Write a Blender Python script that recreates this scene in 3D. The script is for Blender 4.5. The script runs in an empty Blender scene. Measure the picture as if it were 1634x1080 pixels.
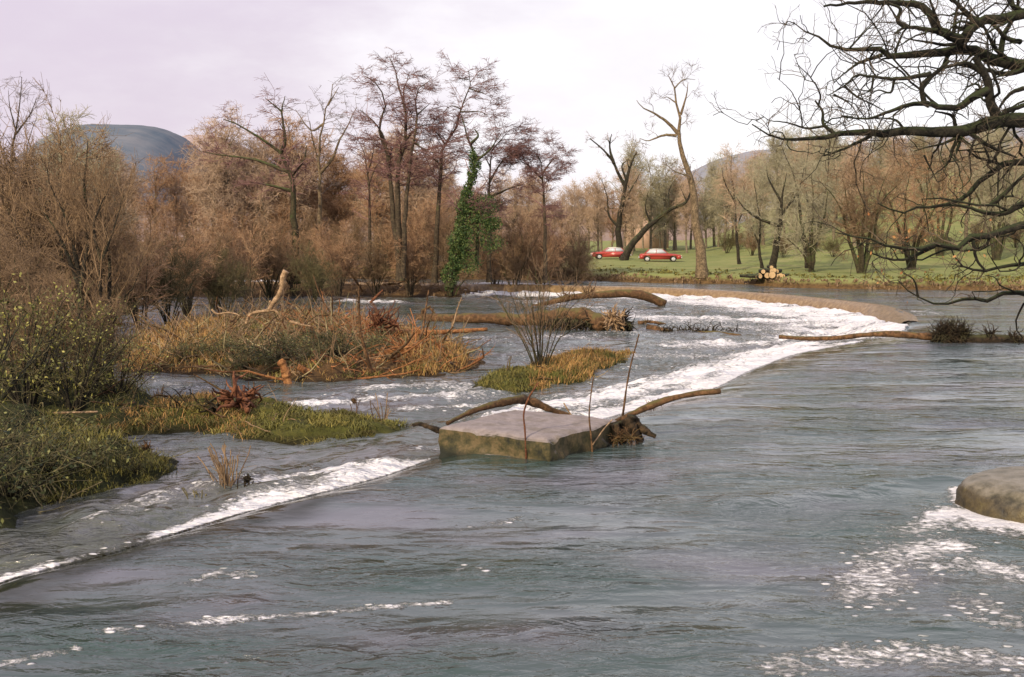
import bpy, math, random
import numpy as np
random.seed(7); rng = np.random.default_rng(11)
S = bpy.context.scene; COL = S.collection
H, F, PITCH = 3.6, 1725.0, math.atan(168/1725)
ca, sa = math.cos(PITCH), math.sin(PITCH)

# ------------------------------------------------------------------ camera geometry: photo pixel (1634x1080) -> world point
def ray(px, py):
    u, v = (px-817)/F, (540-py)/F
    return np.array([u, ca+v*sa, -sa+v*ca])
def at(px, py, z=0.0):                      # on the level z
    d = ray(px, py); t = (z-H)/d[2]
    return np.array([d[0]*t, d[1]*t, z])
def atY(px, py, Y):                         # at the distance Y
    d = ray(px, py); t = Y/d[1]
    return np.array([d[0]*t, Y, H+d[2]*t])
def pxm(Y): return Y/F                      # metres per photo pixel

# ------------------------------------------------------------------ mesh builder
class MB:
    def __init__(s): s.v=[]; s.q=[]; s.t=[]; s.a=[]; s.n=0; s.ng=[]
    def add(s, verts, quads=None, tris=None, tone=None, ngons=None):
        verts=np.asarray(verts,float).reshape(-1,3); b=s.n
        s.v.append(verts); s.n+=len(verts)
        if quads is not None and len(quads): s.q.append(np.asarray(quads,int).reshape(-1,4)+b)
        if tris is not None and len(tris): s.t.append(np.asarray(tris,int).reshape(-1,3)+b)
        if ngons:
            for g in ngons: s.ng.append([i+b for i in g])
        if tone is None: tone=np.full(len(verts), .5)
        s.a.append(np.broadcast_to(np.asarray(tone,float),(len(verts),)))
        return s
    def build(s, name, mat, parent=None, smooth=True, loc=None, attrs=None):
        me=bpy.data.meshes.new(name)
        v=np.concatenate(s.v) if s.v else np.zeros((0,3))
        if loc is not None: v=v-np.asarray(loc)
        q=np.concatenate(s.q) if s.q else np.zeros((0,4),int)
        t=np.concatenate(s.t) if s.t else np.zeros((0,3),int)
        loops=np.concatenate([q.ravel(),t.ravel()]+[np.array(g) for g in s.ng]).astype(np.int32)
        sizes=np.concatenate([np.full(len(q),4),np.full(len(t),3),np.array([len(g) for g in s.ng],int)]).astype(np.int64)
        starts=np.concatenate([[0],np.cumsum(sizes)[:-1]]).astype(np.int32) if len(sizes) else np.zeros(0,np.int32)
        me.vertices.add(len(v)); me.vertices.foreach_set('co', v.astype(np.float32).ravel())
        me.loops.add(len(loops)); me.loops.foreach_set('vertex_index', loops)
        me.polygons.add(len(sizes)); me.polygons.foreach_set('loop_start', starts)
        me.update(calc_edges=True); me.validate()
        if smooth: me.polygons.foreach_set('use_smooth', np.ones(len(me.polygons),bool))
        at_=me.attributes.new('tone','FLOAT','POINT'); at_.data.foreach_set('value', np.concatenate(s.a).astype(np.float32))
        for k,val in (attrs or {}).items():
            x=me.attributes.new(k,'FLOAT','POINT'); x.data.foreach_set('value', np.asarray(val,np.float32).ravel())
        me.materials.append(mat)
        o=bpy.data.objects.new(name, me); COL.objects.link(o)
        if parent is not None: o.parent=parent
        if loc is not None: o.location=tuple(loc)
        return o

def tag(o, label=None, cat=None, group=None, kind=None):
    if label: o['label']=label
    if cat: o['category']=cat
    if group: o['group']=group
    if kind: o['kind']=kind
    return o
def thing(name, label, cat, loc=(0,0,0), group=None):
    o=bpy.data.objects.new(name,None); COL.objects.link(o); o.location=tuple(loc); o.empty_display_size=.2
    return tag(o,label,cat,group)
def dup(root, loc, rz=0, sc=1.0, label=None, group=None):
    r=root.copy(); COL.objects.link(r); r.location=tuple(loc); r.rotation_euler=(0,0,rz)
    r.scale=(sc,)*3 if np.isscalar(sc) else sc
    if label: r['label']=label
    if group: r['group']=group
    for ch in list(root.children):
        c=ch.copy(); COL.objects.link(c); c.parent=r
        for g in list(ch.children):
            d=g.copy(); COL.objects.link(d); d.parent=c
    return r
def nrm(a): return a/np.maximum(np.linalg.norm(a,axis=-1,keepdims=True),1e-9)

def tubes(mb, P, R, sides=3, tone=None, caps=False):
    P=np.asarray(P,float); R=np.asarray(R,float)
    N,K,_=P.shape
    if N==0: return
    T=nrm(np.gradient(P,axis=1)); m=nrm(T.mean(1))
    ref=np.where(np.abs(m[:,2:3])<.75, np.array([[0,0,1.]]), np.array([[1.,0,0]]))[:,None,:]
    A=nrm(np.cross(T,np.broadcast_to(ref,T.shape))); B=np.cross(T,A)
    th=np.arange(sides)/sides*2*math.pi
    V=P[:,:,None,:]+R[:,:,None,None]*(np.cos(th)[None,None,:,None]*A[:,:,None,:]+np.sin(th)[None,None,:,None]*B[:,:,None,:])
    base=(np.arange(N)*K*sides)[:,None,None]; k=np.arange(K-1)[None,:,None]*sides; s=np.arange(sides)[None,None,:]; s2=(s+1)%sides
    q=np.stack([base+k+s, base+k+s2, base+k+sides+s2, base+k+sides+s],-1).reshape(-1,4)
    tn=np.repeat(rng.random(N) if tone is None else np.broadcast_to(tone,(N,)), K*sides)
    ng=None
    if caps:
        ng=[]
        for i in range(N):
            b=i*K*sides
            ng.append([b+j for j in range(sides)][::-1]); ng.append([b+(K-1)*sides+j for j in range(sides)])
    mb.add(V, q, tone=tn, ngons=ng)

def resample(pts, K, wob=0.0):
    pts=np.asarray(pts,float); n=len(pts)
    e=np.vstack([2*pts[0]-pts[1],pts,2*pts[-1]-pts[-2]])
    seg=np.r_[0,np.cumsum(np.linalg.norm(np.diff(pts,axis=0),axis=1))]
    u=np.interp(np.linspace(0,seg[-1],K),seg,np.arange(n)); i=np.minimum(u.astype(int),n-2); f=(u-i)[:,None]
    p0,p1,p2,p3=e[i],e[i+1],e[i+2],e[i+3]
    out=.5*((2*p1)+(-p0+p2)*f+(2*p0-5*p1+4*p2-p3)*f**2+(-p0+3*p1-3*p2+p3)*f**3)
    if wob: out[1:-1]+=rng.normal(0,wob,(K-2,3))
    return out

def spawn(batch, per_m, L, ang, K=4, wander=.25, up=0.0, ratio=.55, tmin=.15, rmin=.004, rmax=9, flat=1.0, droop=0.0, fall=.5, tmax=1.0):
    P,R=batch; N,Kp,_=P.shape
    if N==0: return np.zeros((0,K,3)),np.zeros((0,K))
    ln=np.linalg.norm(np.diff(P,axis=1),axis=2).sum(1)
    cnt=rng.poisson(np.maximum(ln*per_m*(1-tmin),0)); idx=np.repeat(np.arange(N),cnt); M=len(idx)
    if M==0: return np.zeros((0,K,3)),np.zeros((0,K))
    t=tmin+(tmax-tmin)*rng.random(M); f=t*(Kp-1); i=np.minimum(f.astype(int),Kp-2); fr=(f-i)[:,None]
    pos=P[idx,i]*(1-fr)+P[idx,i+1]*fr; tg=nrm(P[idx,i+1]-P[idx,i]); r=R[idx,i]*(1-fr[:,0])+R[idx,i+1]*fr[:,0]
    rv=rng.normal(size=(M,3)); pp=nrm(rv-(rv*tg).sum(1,keepdims=True)*tg)
    a=np.radians(rng.uniform(ang[0],ang[1],M))[:,None]
    d=np.cos(a)*tg+np.sin(a)*pp; d[:,2]+=up; d[:,2]*=flat; d=nrm(d)
    l=rng.uniform(L[0],L[1],M)*(1-fall*t)
    Q=np.zeros((M,K,3)); Q[:,0]=pos
    for k in range(1,K):
        d=d+rng.normal(size=(M,3))*wander; d[:,2]+=up*.35-droop; d[:,2]*=(flat+1)/2; d=nrm(d)
        Q[:,k]=Q[:,k-1]+d*(l/(K-1))[:,None]
    r0=np.clip(r*ratio,rmin,rmax)
    RR=r0[:,None]*np.linspace(1,.35,K)[None,:]; RR=np.maximum(RR,rmin*.6)
    return Q,RR
def cat(*b):
    return [np.concatenate([x[0] for x in b]),np.concatenate([x[1] for x in b])]

# ------------------------------------------------------------------ node helpers / materials
def newmat(name):
    m=bpy.data.materials.new(name); m.use_nodes=True; nt=m.node_tree
    b=nt.nodes['Principled BSDF']; return m,nt,b
def N(nt,typ,**kw):
    n=nt.nodes.new(typ)
    for k,v in kw.items():
        if k in n.inputs.keys(): n.inputs[k].default_value=v
        else: setattr(n,k,v)
    return n
def ramp(nt,src,stops):
    r=nt.nodes.new('ShaderNodeValToRGB'); cr=r.color_ramp
    while len(cr.elements)<len(stops): cr.elements.new(.5)
    for e,(p,c) in zip(cr.elements,stops): e.position=p; e.color=(*c,1) if len(c)==3 else c
    nt.links.new(src,r.inputs[0]); return r.outputs[0]
def mixc(nt,f,a,b,blend='MIX'):
    m=nt.nodes.new('ShaderNodeMix'); m.data_type='RGBA'; m.blend_type=blend
    for s,v in ((m.inputs[0],f),(m.inputs[6],a),(m.inputs[7],b)):
        if hasattr(v,'is_linked'): nt.links.new(v,s)
        else: s.default_value=v if not isinstance(v,tuple) else ((*v,1) if len(v)==3 else v)
    return m.outputs[2]
def mth(nt,op,a,b=None,c=None,clamp=False):
    m=nt.nodes.new('ShaderNodeMath'); m.operation=op; m.use_clamp=clamp
    for i,v in enumerate((a,b,c)):
        if v is None: continue
        if hasattr(v,'is_linked'): nt.links.new(v,m.inputs[i])
        else: m.inputs[i].default_value=v
    return m.outputs[0]
def mrange(nt,v,a,b,c=0.,d=1.,smooth=True):
    m=nt.nodes.new('ShaderNodeMapRange'); m.interpolation_type='SMOOTHSTEP' if smooth else 'LINEAR'
    nt.links.new(v,m.inputs[0])
    for i,x in enumerate((a,b,c,d)):
        if hasattr(x,'is_linked'): nt.links.new(x,m.inputs[i+1])
        else: m.inputs[i+1].default_value=x
    return m.outputs[0]
def coord(nt, world=False, scale=(1,1,1)):
    if world:
        g=nt.nodes.new('ShaderNodeNewGeometry').outputs['Position']
    else: g=nt.nodes.new('ShaderNodeTexCoord').outputs['Object']
    if scale!=(1,1,1):
        mp=nt.nodes.new('ShaderNodeMapping'); mp.inputs['Scale'].default_value=scale; nt.links.new(g,mp.inputs[0]); g=mp.outputs[0]
    return g
def noise(nt,vec,scale,detail=4,rough=.55,out=0,dist=0.):
    n=nt.nodes.new('ShaderNodeTexNoise'); n.inputs['Scale'].default_value=scale; n.inputs['Detail'].default_value=detail
    n.inputs['Roughness'].default_value=rough; n.inputs['Distortion'].default_value=dist
    nt.links.new(vec,n.inputs['Vector']); return n.outputs[out]
def attr(nt,name):
    a=nt.nodes.new('ShaderNodeAttribute'); a.attribute_name=name; return a.outputs['Fac']
def bump(nt,h,strength=.5,dist=.05,normal=None):
    b=nt.nodes.new('ShaderNodeBump'); b.inputs['Strength'].default_value=strength; b.inputs['Distance'].default_value=dist
    nt.links.new(h,b.inputs['Height'])
    if normal is not None: nt.links.new(normal,b.inputs['Normal'])
    return b.outputs[0]

def bark(name, dark, light, moss=None, mossamt=.5, scale=3., world=False):
    m,nt,b=newmat(name); v=coord(nt)
    n1=noise(nt,v,scale,6,.65); c=ramp(nt,n1,[(.3,dark),(.7,light)])
    t=attr(nt,'tone'); c=mixc(nt,mrange(nt,t,0,1,.0,.35),c,tuple(x*.55 for x in dark)); c=mixc(nt,mrange(nt,noise(nt,v,scale*2.6,6,.8),.40,.62,.85,0),c,tuple(x*.45 for x in dark))
    if moss:
        g=nt.nodes.new('ShaderNodeNewGeometry'); sx=nt.nodes.new('ShaderNodeSeparateXYZ'); nt.links.new(g.outputs['Normal'],sx.inputs[0])
        n2=noise(nt,v,scale*.6,4,.6); f=mth(nt,'ADD',mth(nt,'MULTIPLY',sx.outputs[2],.35),n2)
        c=mixc(nt,mrange(nt,f,.75-mossamt*.5,1.0-mossamt*.4),c,moss)
    nt.links.new(c,b.inputs['Base Color']); b.inputs['Roughness'].default_value=.9; b.inputs['Specular IOR Level'].default_value=.25
    nt.links.new(bump(nt,noise(nt,v,scale*4,5,.75),.9,.05),b.inputs['Normal'])
    return m
def twig(name, a, b_, c=None):
    m,nt,b=newmat(name); t=attr(nt,'tone')
    col=ramp(nt,t,[(0,a),(1,b_)] if c is None else [(0,a),(.55,b_),(1,c)])
    nt.links.new(col,b.inputs['Base Color']); b.inputs['Roughness'].default_value=.85; b.inputs['Specular IOR Level'].default_value=.2
    return m
def leafm(name, a, b_, c):
    m,nt,b=newmat(name); t=attr(nt,'tone'); col=ramp(nt,t,[(0,a),(.5,b_),(1,c)])
    nt.links.new(col,b.inputs['Base Color']); b.inputs['Roughness'].default_value=.6; b.inputs['Specular IOR Level'].default_value=.3
    return m
def plain(name,c,rough=.7,metal=0,var=.15,scale=4.):
    m,nt,b=newmat(name); v=coord(nt); n=noise(nt,v,scale,5,.6)
    col=ramp(nt,n,[(.25,tuple(x*(1-var) for x in c)),(.75,tuple(min(1,x*(1+var)) for x in c))])
    nt.links.new(col,b.inputs['Base Color']); b.inputs['Roughness'].default_value=rough; b.inputs['Metallic'].default_value=metal
    return m

# ------------------------------------------------------------------ world and sun
SUN_AZ, SUN_EL = math.radians(-148), math.radians(30)      # azimuth from +Y towards +X: behind the camera, to the left
w=bpy.data.worlds.new("World"); S.world=w; w.use_nodes=True; nt=w.node_tree
bg=nt.nodes['Background']; bg.inputs['Strength'].default_value=.105
sky=nt.nodes.new('ShaderNodeTexSky'); sky.sky_type='NISHITA'; sky.sun_disc=False; sky.sun_elevation=SUN_EL; sky.sun_rotation=SUN_AZ
sky.air_density=1.2; sky.dust_density=3.0
g=nt.nodes.new('ShaderNodeTexCoord').outputs['Generated']
mp=nt.nodes.new('ShaderNodeMapping'); mp.inputs['Scale'].default_value=(1,1,2.6); mp.inputs['Location'].default_value=(3.1,.4,.2); nt.links.new(g,mp.inputs[0])
n1=noise(nt,mp.outputs[0],2.1,6,.55); n2=noise(nt,mp.outputs[0],5.5,5,.6)
sxy=nt.nodes.new('ShaderNodeSeparateXYZ'); nt.links.new(g,sxy.inputs[0])
cl=ramp(nt,mth(nt,'ADD',mth(nt,'MULTIPLY',n1,.75),mth(nt,'MULTIPLY',n2,.25)),[(.38,(7.9,7.1,7.9)),(.5,(10.0,9.4,9.9)),(.62,(11.4,11.1,11.4))])
lav=mixc(nt,mrange(nt,mth(nt,'ADD',sxy.outputs[0],mth(nt,'MULTIPLY',mth(nt,'SUBTRACT',n2,.5),.9)),-.5,.16,.95,0.),cl,(7.9,6.8,8.0))
rgt=mixc(nt,mrange(nt,sxy.outputs[0],-.2,.25,0.,.7),lav,(11.4,11.2,11.5))
top=mixc(nt,mrange(nt,sxy.outputs[2],.14,.7,0.,.85),rgt,(9.4,8.8,10.9))
fin=mixc(nt,.9,sky.outputs[0],top)
nt.links.new(fin,bg.inputs['Color'])
sl=bpy.data.lights.new('sun','SUN'); sl.energy=5.0; sl.angle=math.radians(1.5); sl.color=(1,.83,.58)
so=bpy.data.objects.new('sun',sl); COL.objects.link(so)
so.rotation_euler=(math.pi/2-SUN_EL,0,math.pi-SUN_AZ)

cd=bpy.data.cameras.new('camera'); cd.lens=F/1634*36; cd.sensor_width=36; cd.clip_end=9000; cd.clip_start=.1
co=bpy.data.objects.new('camera',cd); COL.objects.link(co); co.location=(0,0,H); co.rotation_euler=(math.pi/2-PITCH,0,0); S.camera=co
S.view_settings.view_transform='Standard'; S.view_settings.look='None'; S.view_settings.exposure=0
S.render.filter_size=1.9
try:
    S.cycles.max_bounces=6; S.cycles.transparent_max_bounces=4; S.cycles.sample_clamp_indirect=6
except Exception: pass

def vnoise(x,y,scale,seed,octs=4):          # smooth noise from rotated sines, about -1..1
    r=np.random.default_rng(seed); o=np.zeros_like(x); amp=1.; tot=0
    wx=.6*np.sin(x*scale*.7+y*scale*.4+r.random()*6); wy=.6*np.sin(y*scale*.8-x*scale*.5+r.random()*6)
    for k in range(octs):
        s=scale*1.9**k; tmp=0
        for j in range(4):
            a=r.random()*6.283; tmp=tmp+np.sin((x*math.cos(a)+y*math.sin(a))*s*(.7+.6*r.random())+r.random()*6.283+wx*(1+k)+wy*(1+k))
        o=o+tmp/2.2*amp; tot+=amp; amp*=.55
    return o/tot
def pdist(X,Y,poly):                        # distance to a polyline
    d=np.full(X.shape,1e9)
    for (a,b) in zip(poly[:-1],poly[1:]):
        ab=b[:2]-a[:2]; L=max((ab**2).sum(),1e-9); t=np.clip(((X-a[0])*ab[0]+(Y-a[1])*ab[1])/L,0,1)
        d=np.minimum(d,(X-a[0]-t*ab[0])**2+(Y-a[1]-t*ab[1])**2)
    return np.sqrt(d)
def inpoly(X,Y,poly):
    r=np.zeros(X.shape,bool); n=len(poly)
    for i in range(n):
        x1,y1=poly[i][:2]; x2,y2=poly[(i+1)%n][:2]
        if y1==y2: continue
        c=((y1>Y)!=(y2>Y))&(X<(x2-x1)*(Y-y1)/(y2-y1)+x1); r^=c
    return r
def ss(a,b,x): t=np.clip((x-a)/(b-a),0,1); return t*t*(3-2*t)

# ------------------------------------------------------------------ river
def smoothline(pts,K): return resample(np.array(pts),K)
NEAR=smoothline([at(*p) for p in [(-420,1075),(-200,985),(0,908),(157,868),(361,808),(530,766),(630,740),(700,716),(850,686),(1000,647),(1130,614),(1205,580),(1277,556),(1360,541),(1430,527),(1452,514)]],70)
FAR=smoothline([at(*p) for p in [(1452,513),(1447,503),(1420,492),(1386,485),(1265,472),(1145,463.5),(1048,459),(940,456.5),(844,455),(720,453),(600,451),(400,450),(0,449),(-500,448)]],70)
BASIN=list(NEAR)+list(FAR)+[np.array([-90,80,0]),np.array([-90,6,0])]
ZL=-.62
def bedlevel(X,Y):
    dn=pdist(X,Y,NEAR); df=pdist(X,Y,FAR); ins=inpoly(X,Y,BASIN)
    r=np.hypot(X,Y); L=np.interp(r,[10,22,42],[6.5,6.,3.0])
    z=np.where(ins, -.16+(ZL+.16)*ss(.0,1,dn/L), 0.)
    z=np.where(ins, z*ss(0,.35,df), -.16*(1-np.clip(dn/(.16*r/2.9),0,1))**1.5*ss(0,2.5,df))
    return z,dn,df,ins
STROKES=[ # foam: photo pixels, level, half width in metres, strength
 ([(420,768),(470,755),(540,748)],-.25,.36,.8),
 ([(150,838),(260,795),(330,780)],-.3,.35,.55),([(320,770),(420,760),(300,780)],-.3,.5,.55),([(660,722),(700,712)],-.2,.3,.7),
 ([(430,640),(560,630),(640,625),(760,622),(800,620)],-.45,.5,.8),([(600,612),(700,605),(760,612)],-.45,.55,.7),([(640,640),(800,635),(850,630)],-.4,.4,.65),
 ([(820,655),(960,632),(1060,610),(1130,592),(1200,572)],-.2,.8,1.05),([(900,620),(1000,612),(1080,598),(1160,575)],-.3,.8,.8),
 ([(860,560),(960,560),(1100,560),(1200,560)],-.45,1.2,.62),([(1180,575),(1240,556),(1290,543)],-.25,1.0,1.0),([(1100,545),(1250,540),(1290,533)],-.45,1.5,.85),
 ([(1000,505),(1150,508),(1250,512),(1360,518),(1435,516)],-.55,1.5,.85),
 ([(850,480),(950,490),(1100,515),(1250,525)],-.55,1.8,.6),([(700,540),(850,535),(1000,530)],-.5,1.6,.5),
 ([(330,560),(500,555),(650,560)],-.5,.8,.35),([(230,600),(300,615),(340,612)],-.5,.5,.5),([(240,625),(330,625)],-.5,.3,.55),
 ([(200,522),(300,517),(330,516)],-.5,.8,.8),([(350,461),(420,459)],-.5,1.6,1.1),([(560,478),(620,480)],-.5,1.1,.9),([(560,452),(600,452)],-.4,1.2,.8),([(640,446),(700,451)],-.4,1.2,.8),
 ([(790,463),(860,466)],-.5,2.0,.9),
 ([(170,1012),(260,1000),(330,990)],0,.12,.66),([(330,990),(400,985),(480,978),(560,972),(640,966),(710,960)],0,.11,.78),([(0,1065),(60,1050),(120,1040)],0,.14,.5),
 ([(310,930),(350,912),(400,918)],0,.10,.56),([(380,1050),(450,1060)],0,.12,.5),([(720,905),(800,905)],0,.2,.42),([(730,840),(780,835),(830,826)],0,.2,.40),
 ([(1530,780),(1538,800),(1560,815),(1600,830),(1650,845)],0,.16,1.2),([(1480,835),(1525,812),(1580,832)],0,.26,1.05),([(1455,845),(1500,832),(1560,835),(1634,850)],0,.34,.76),
 ([(1400,920),(1450,880),(1520,870)],0,.45,.68),([(1390,950),(1440,910),(1540,900),(1634,915)],0,.5,.62),([(1540,960),(1600,990)],0,.4,.62),([(1250,1060),(1400,1045),(1560,1050),(1634,1060)],0,.30,.58),([(1420,1040),(1500,1065)],0,.2,.5),
]
ang=np.radians(np.linspace(-47,47,760)); rad=np.exp(np.linspace(math.log(3.2),math.log(100),900))
A_,R_=np.meshgrid(ang,rad); X=R_*np.sin(A_); Y=R_*np.cos(A_)
z,dn,df,ins=bedlevel(X,Y)
foam=np.zeros_like(X)
V1=vnoise(X,Y,1.3,101,3); V2=vnoise(X,Y,3.1,102,4); V3=vnoise(X,Y,2.2,103,4)
for pts,zz,wd,I in STROKES:
    d=pdist(X,Y,[at(px,py,zz) for px,py in pts]); d=np.abs(d*(1+.3*V1)+wd*.4*V2); foam=np.maximum(foam,I*(1.0+.35*V3)*np.exp(-(d/(wd*1.25))**2))
foam=np.maximum(foam, np.where(ins,(1.05+.35*V3+.25*V1)*np.exp(-(np.maximum(df-1.5,0)/(2.6+3.4*ss(2,18,X)))**2)*ss(-60,-5,X)*ss(.45,1.0,df),0))
foam=np.maximum(foam,np.where(ins,.40*ss(-.1,1,V1+.6*V2)*np.exp(-(pdist(X,Y,[at(700,610,-.5),at(1000,560,-.5),at(1300,520,-.6)])/6)**2),0))
PXA=817+F*X/np.maximum(Y,1); WN=np.interp(PXA,[0,160,330,430,560,640,700,730,800,850,960,1100,1280,1340,1400],[.26,.24,.34,.85,.8,.42,.2,.05,.35,1.0,1.2,1.3,1.8,.6,.05])*(1+.3*V3)
foam=np.maximum(foam,np.where(ins&(Y<45),(1.15+.25*V3)*ss(-.02,.12,dn+.03*V2)*np.exp(-(dn/WN*(1+.35*V1+.25*V2))**2)*ss(.03,.3,WN),0))
turb=np.where(ins, .35+.65*np.exp(-(dn/5)**2)+.5*np.exp(-(df/9)**2), .12)
cal=ss(.2,1.6,df)*np.where(ins,ss(0,.7,dn),ss(0,1.2,dn)*.8+.2)
turb=np.where(ins,turb,turb-.62*np.exp(-(dn/(.05*R_+.1))**2)*ss(0,3,df))
px_=np.where(R_<20,1,1); 
wav=vnoise(X*.5,Y*1.0,1.1,3,3)*.040+vnoise(X*.5,Y,3.2,4,3)*.026*np.clip(30/R_,.2,1)
rough=vnoise(X,Y,2.2,5,4)*.085+vnoise(X,Y,5.5,8,3)*.05
zz_=z+cal*(wav*(.8+.5*vnoise(X,Y,.25,9,2))+rough*turb*np.where(ins,1.,.4))+np.clip(foam,0,1)*np.where(ins,(.08+.11*vnoise(X,Y,4.5,6,3))*(.35+.65*ss(.2,2.5,dn))*ss(.0,.45,dn)+.16*np.exp(-((df-1.4)/1.0)**2),.004)
# standing wave / hump trailing from the boulder and the slab
zz_+=.05*np.exp(-(pdist(X,Y,[at(1180,800),at(1330,782),at(1500,760)])/.35)**2)-.04*np.exp(-(pdist(X,Y,[at(1180,815),at(1330,800),at(1480,780)])/.35)**2)
zz_+=.035*np.exp(-(pdist(X,Y,[at(1040,880),at(1200,865),at(1350,868)])/.25)**2)
shadezone=np.exp(-(pdist(X,Y,[at(-100,960),at(60,960),at(0,1080)])/2.5)**2)
dark_reflection=np.where(ins,ss(.35,.0,dn) if False else 1-ss(.0,.3,dn),1-ss(.45,1.35,dn*(1+.4*V1)+.2*V2))*ss(1.5,5,df)*np.interp(PXA,[-300,0,300,640,700,820,1000,1300],[.8,.9,1,.9,.5,.5,.45,.2])  # dark reflection along the near crest, painted into water colour and IOR
nr,na=X.shape; I_=np.arange(nr*na).reshape(nr,na)
foam=foam*ss(.2,.8,df)
q=np.stack([I_[:-1,:-1],I_[:-1,1:],I_[1:,1:],I_[1:,:-1]],-1).reshape(-1,4)[:,::-1]
def water_mat():
    m,nt,b=newmat('river_water'); P=coord(nt,True)
    Ps=coord(nt,True,(.55,1,1)); Pm=coord(nt,True,(.75,1,1))
    f=attr(nt,'foam'); tb=attr(nt,'turb')
    nA=noise(nt,Ps,2.4,3,.5,dist=1.3); nB=noise(nt,Ps,6.5,3,.55,dist=1.2); nC=noise(nt,P,20,2,.6)
    deep=ramp(nt,noise(nt,Ps,.5,2,.6),[(.34,(.028,.056,.048)),(.52,(.052,.072,.072)),(.66,(.092,.096,.112))])
    brown=mixc(nt,mth(nt,'MULTIPLY',tb,.5),deep,(.10,.09,.07))
    fn=mth(nt,'ADD',mth(nt,'MULTIPLY',noise(nt,coord(nt,True,(.7,1,1)),5.5,5,.75,dist=1.6),.6),mth(nt,'MULTIPLY',noise(nt,coord(nt,True,(.7,1,1)),13,3,.7),.4))
    fm=mrange(nt,mth(nt,'ADD',f,mth(nt,'MULTIPLY',mth(nt,'SUBTRACT',fn,.5),2.6)),.44,.86)
    fm=mth(nt,'MULTIPLY',fm,mrange(nt,f,.03,.25))
    vo=nt.nodes.new('ShaderNodeTexVoronoi'); vo.inputs['Scale'].default_value=6.5; nt.links.new(coord(nt,True,(.7,1,1)),vo.inputs['Vector'])
    sc_=nt.nodes.new('ShaderNodeSeparateColor'); nt.links.new(vo.outputs['Color'],sc_.inputs[0])
    fk=mth(nt,'MULTIPLY',mrange(nt,mth(nt,'ADD',vo.outputs['Distance'],mth(nt,'MULTIPLY',fn,.5)),.52,.40),mrange(nt,mth(nt,'ADD',f,mth(nt,'MULTIPLY',mth(nt,'SUBTRACT',sc_.outputs[0],1.),.9)),-.12,.02))
    fm=mth(nt,'MAXIMUM',fm,mth(nt,'MULTIPLY',fk,mrange(nt,f,.12,.3)))
    fcol=ramp(nt,fn,[(.3,(.50,.50,.50)),(.62,(.80,.79,.79))])
    sl_=mth(nt,'MULTIPLY',attr(nt,'dark_reflection'),mrange(nt,noise(nt,Ps,3.,4,.6),.25,.6,.55,1.))
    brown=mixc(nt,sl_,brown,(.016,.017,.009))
    c=mixc(nt,fm,brown,fcol)
    nt.links.new(mrange(nt,sl_,0,1,1.5,1.16,False),b.inputs['IOR'])
    nt.links.new(c,b.inputs['Base Color'])
    nt.links.new(mrange(nt,fm,0,1,.07,.7,False),b.inputs['Roughness']); b.inputs['IOR'].default_value=1.5
    sb=mth(nt,'ADD',mth(nt,'MULTIPLY',nA,1.1),mth(nt,'MULTIPLY',nB,.50)); sb=mth(nt,'ADD',sb,mth(nt,'MULTIPLY',nC,.05))
    patch=mrange(nt,noise(nt,coord(nt,True,(.4,1,1)),.42,4,.6),.38,.62,.12,1.15)
    hgt=mth(nt,'MULTIPLY',sb,mth(nt,'MULTIPLY',patch,mth(nt,'ADD',.8,mth(nt,'MULTIPLY',tb,1.4))))
    hgt=mth(nt,'ADD',hgt,mth(nt,'MULTIPLY',fm,mth(nt,'MULTIPLY',fn,.8)))
    nt.links.new(bump(nt,hgt,1.0,.088),b.inputs['Normal'])
    return m
mb=MB(); mb.add(np.stack([X,Y,zz_],-1),q)
wo=mb.build('water',water_mat(),attrs={'foam':foam,'turb':turb,'dark_reflection':dark_reflection}); tag(wo,kind='structure')

# ------------------------------------------------------------------ ground (one sheet to the horizon, the river bed cut into it)
bankx=[-400,-60]; BK=[at(px,py) for px,py in [(-900,441),(0,443),(500,445),(900,447),(1000,449.5),(1145,453),(1280,459),(1420,462),(1634,463),(2300,466)]]
bx=np.array([-400]+[p[0] for p in BK]+[500]); by=np.array([92]+[p[1] for p in BK]+[62])
def ground_z(X,Y):
    d=Y-np.interp(X,bx,by)+.5*vnoise(X,Y,.6,21,3)
    h=-1.6+2.2*ss(-1.6,1.3,d)+np.clip(d,0,1e4)*.007+.06*vnoise(X,Y,.5,22,3)*ss(0,3,d)
    s=ss(.16,.34,X/np.maximum(Y,1)); h=h+s*np.clip(Y-96,0,260)*.085
    rb=np.minimum(np.minimum(X-9.6-.4*vnoise(X,Y,.8,23,2),20-Y),Y-2); h=np.maximum(h,-1.6+2.3*ss(-.5,1.2,rb))
    return h
def gz(x,y): return float(ground_z(np.array([float(x)]),np.array([float(y)]))[0])
ang=np.radians(np.linspace(-70,70,420)); rad=np.unique(np.r_[np.exp(np.linspace(math.log(2),math.log(55),80)),np.linspace(55,130,190),np.exp(np.linspace(math.log(130),math.log(6000),90))])
A2,R2=np.meshgrid(ang,rad); GX=R2*np.sin(A2); GY=R2*np.cos(A2); GZ=ground_z(GX,GY)
I_=np.arange(GX.size).reshape(GX.shape); q2=np.stack([I_[:-1,:-1],I_[1:,:-1],I_[1:,1:],I_[:-1,1:]],-1).reshape(-1,4)[:,::-1]
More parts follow.
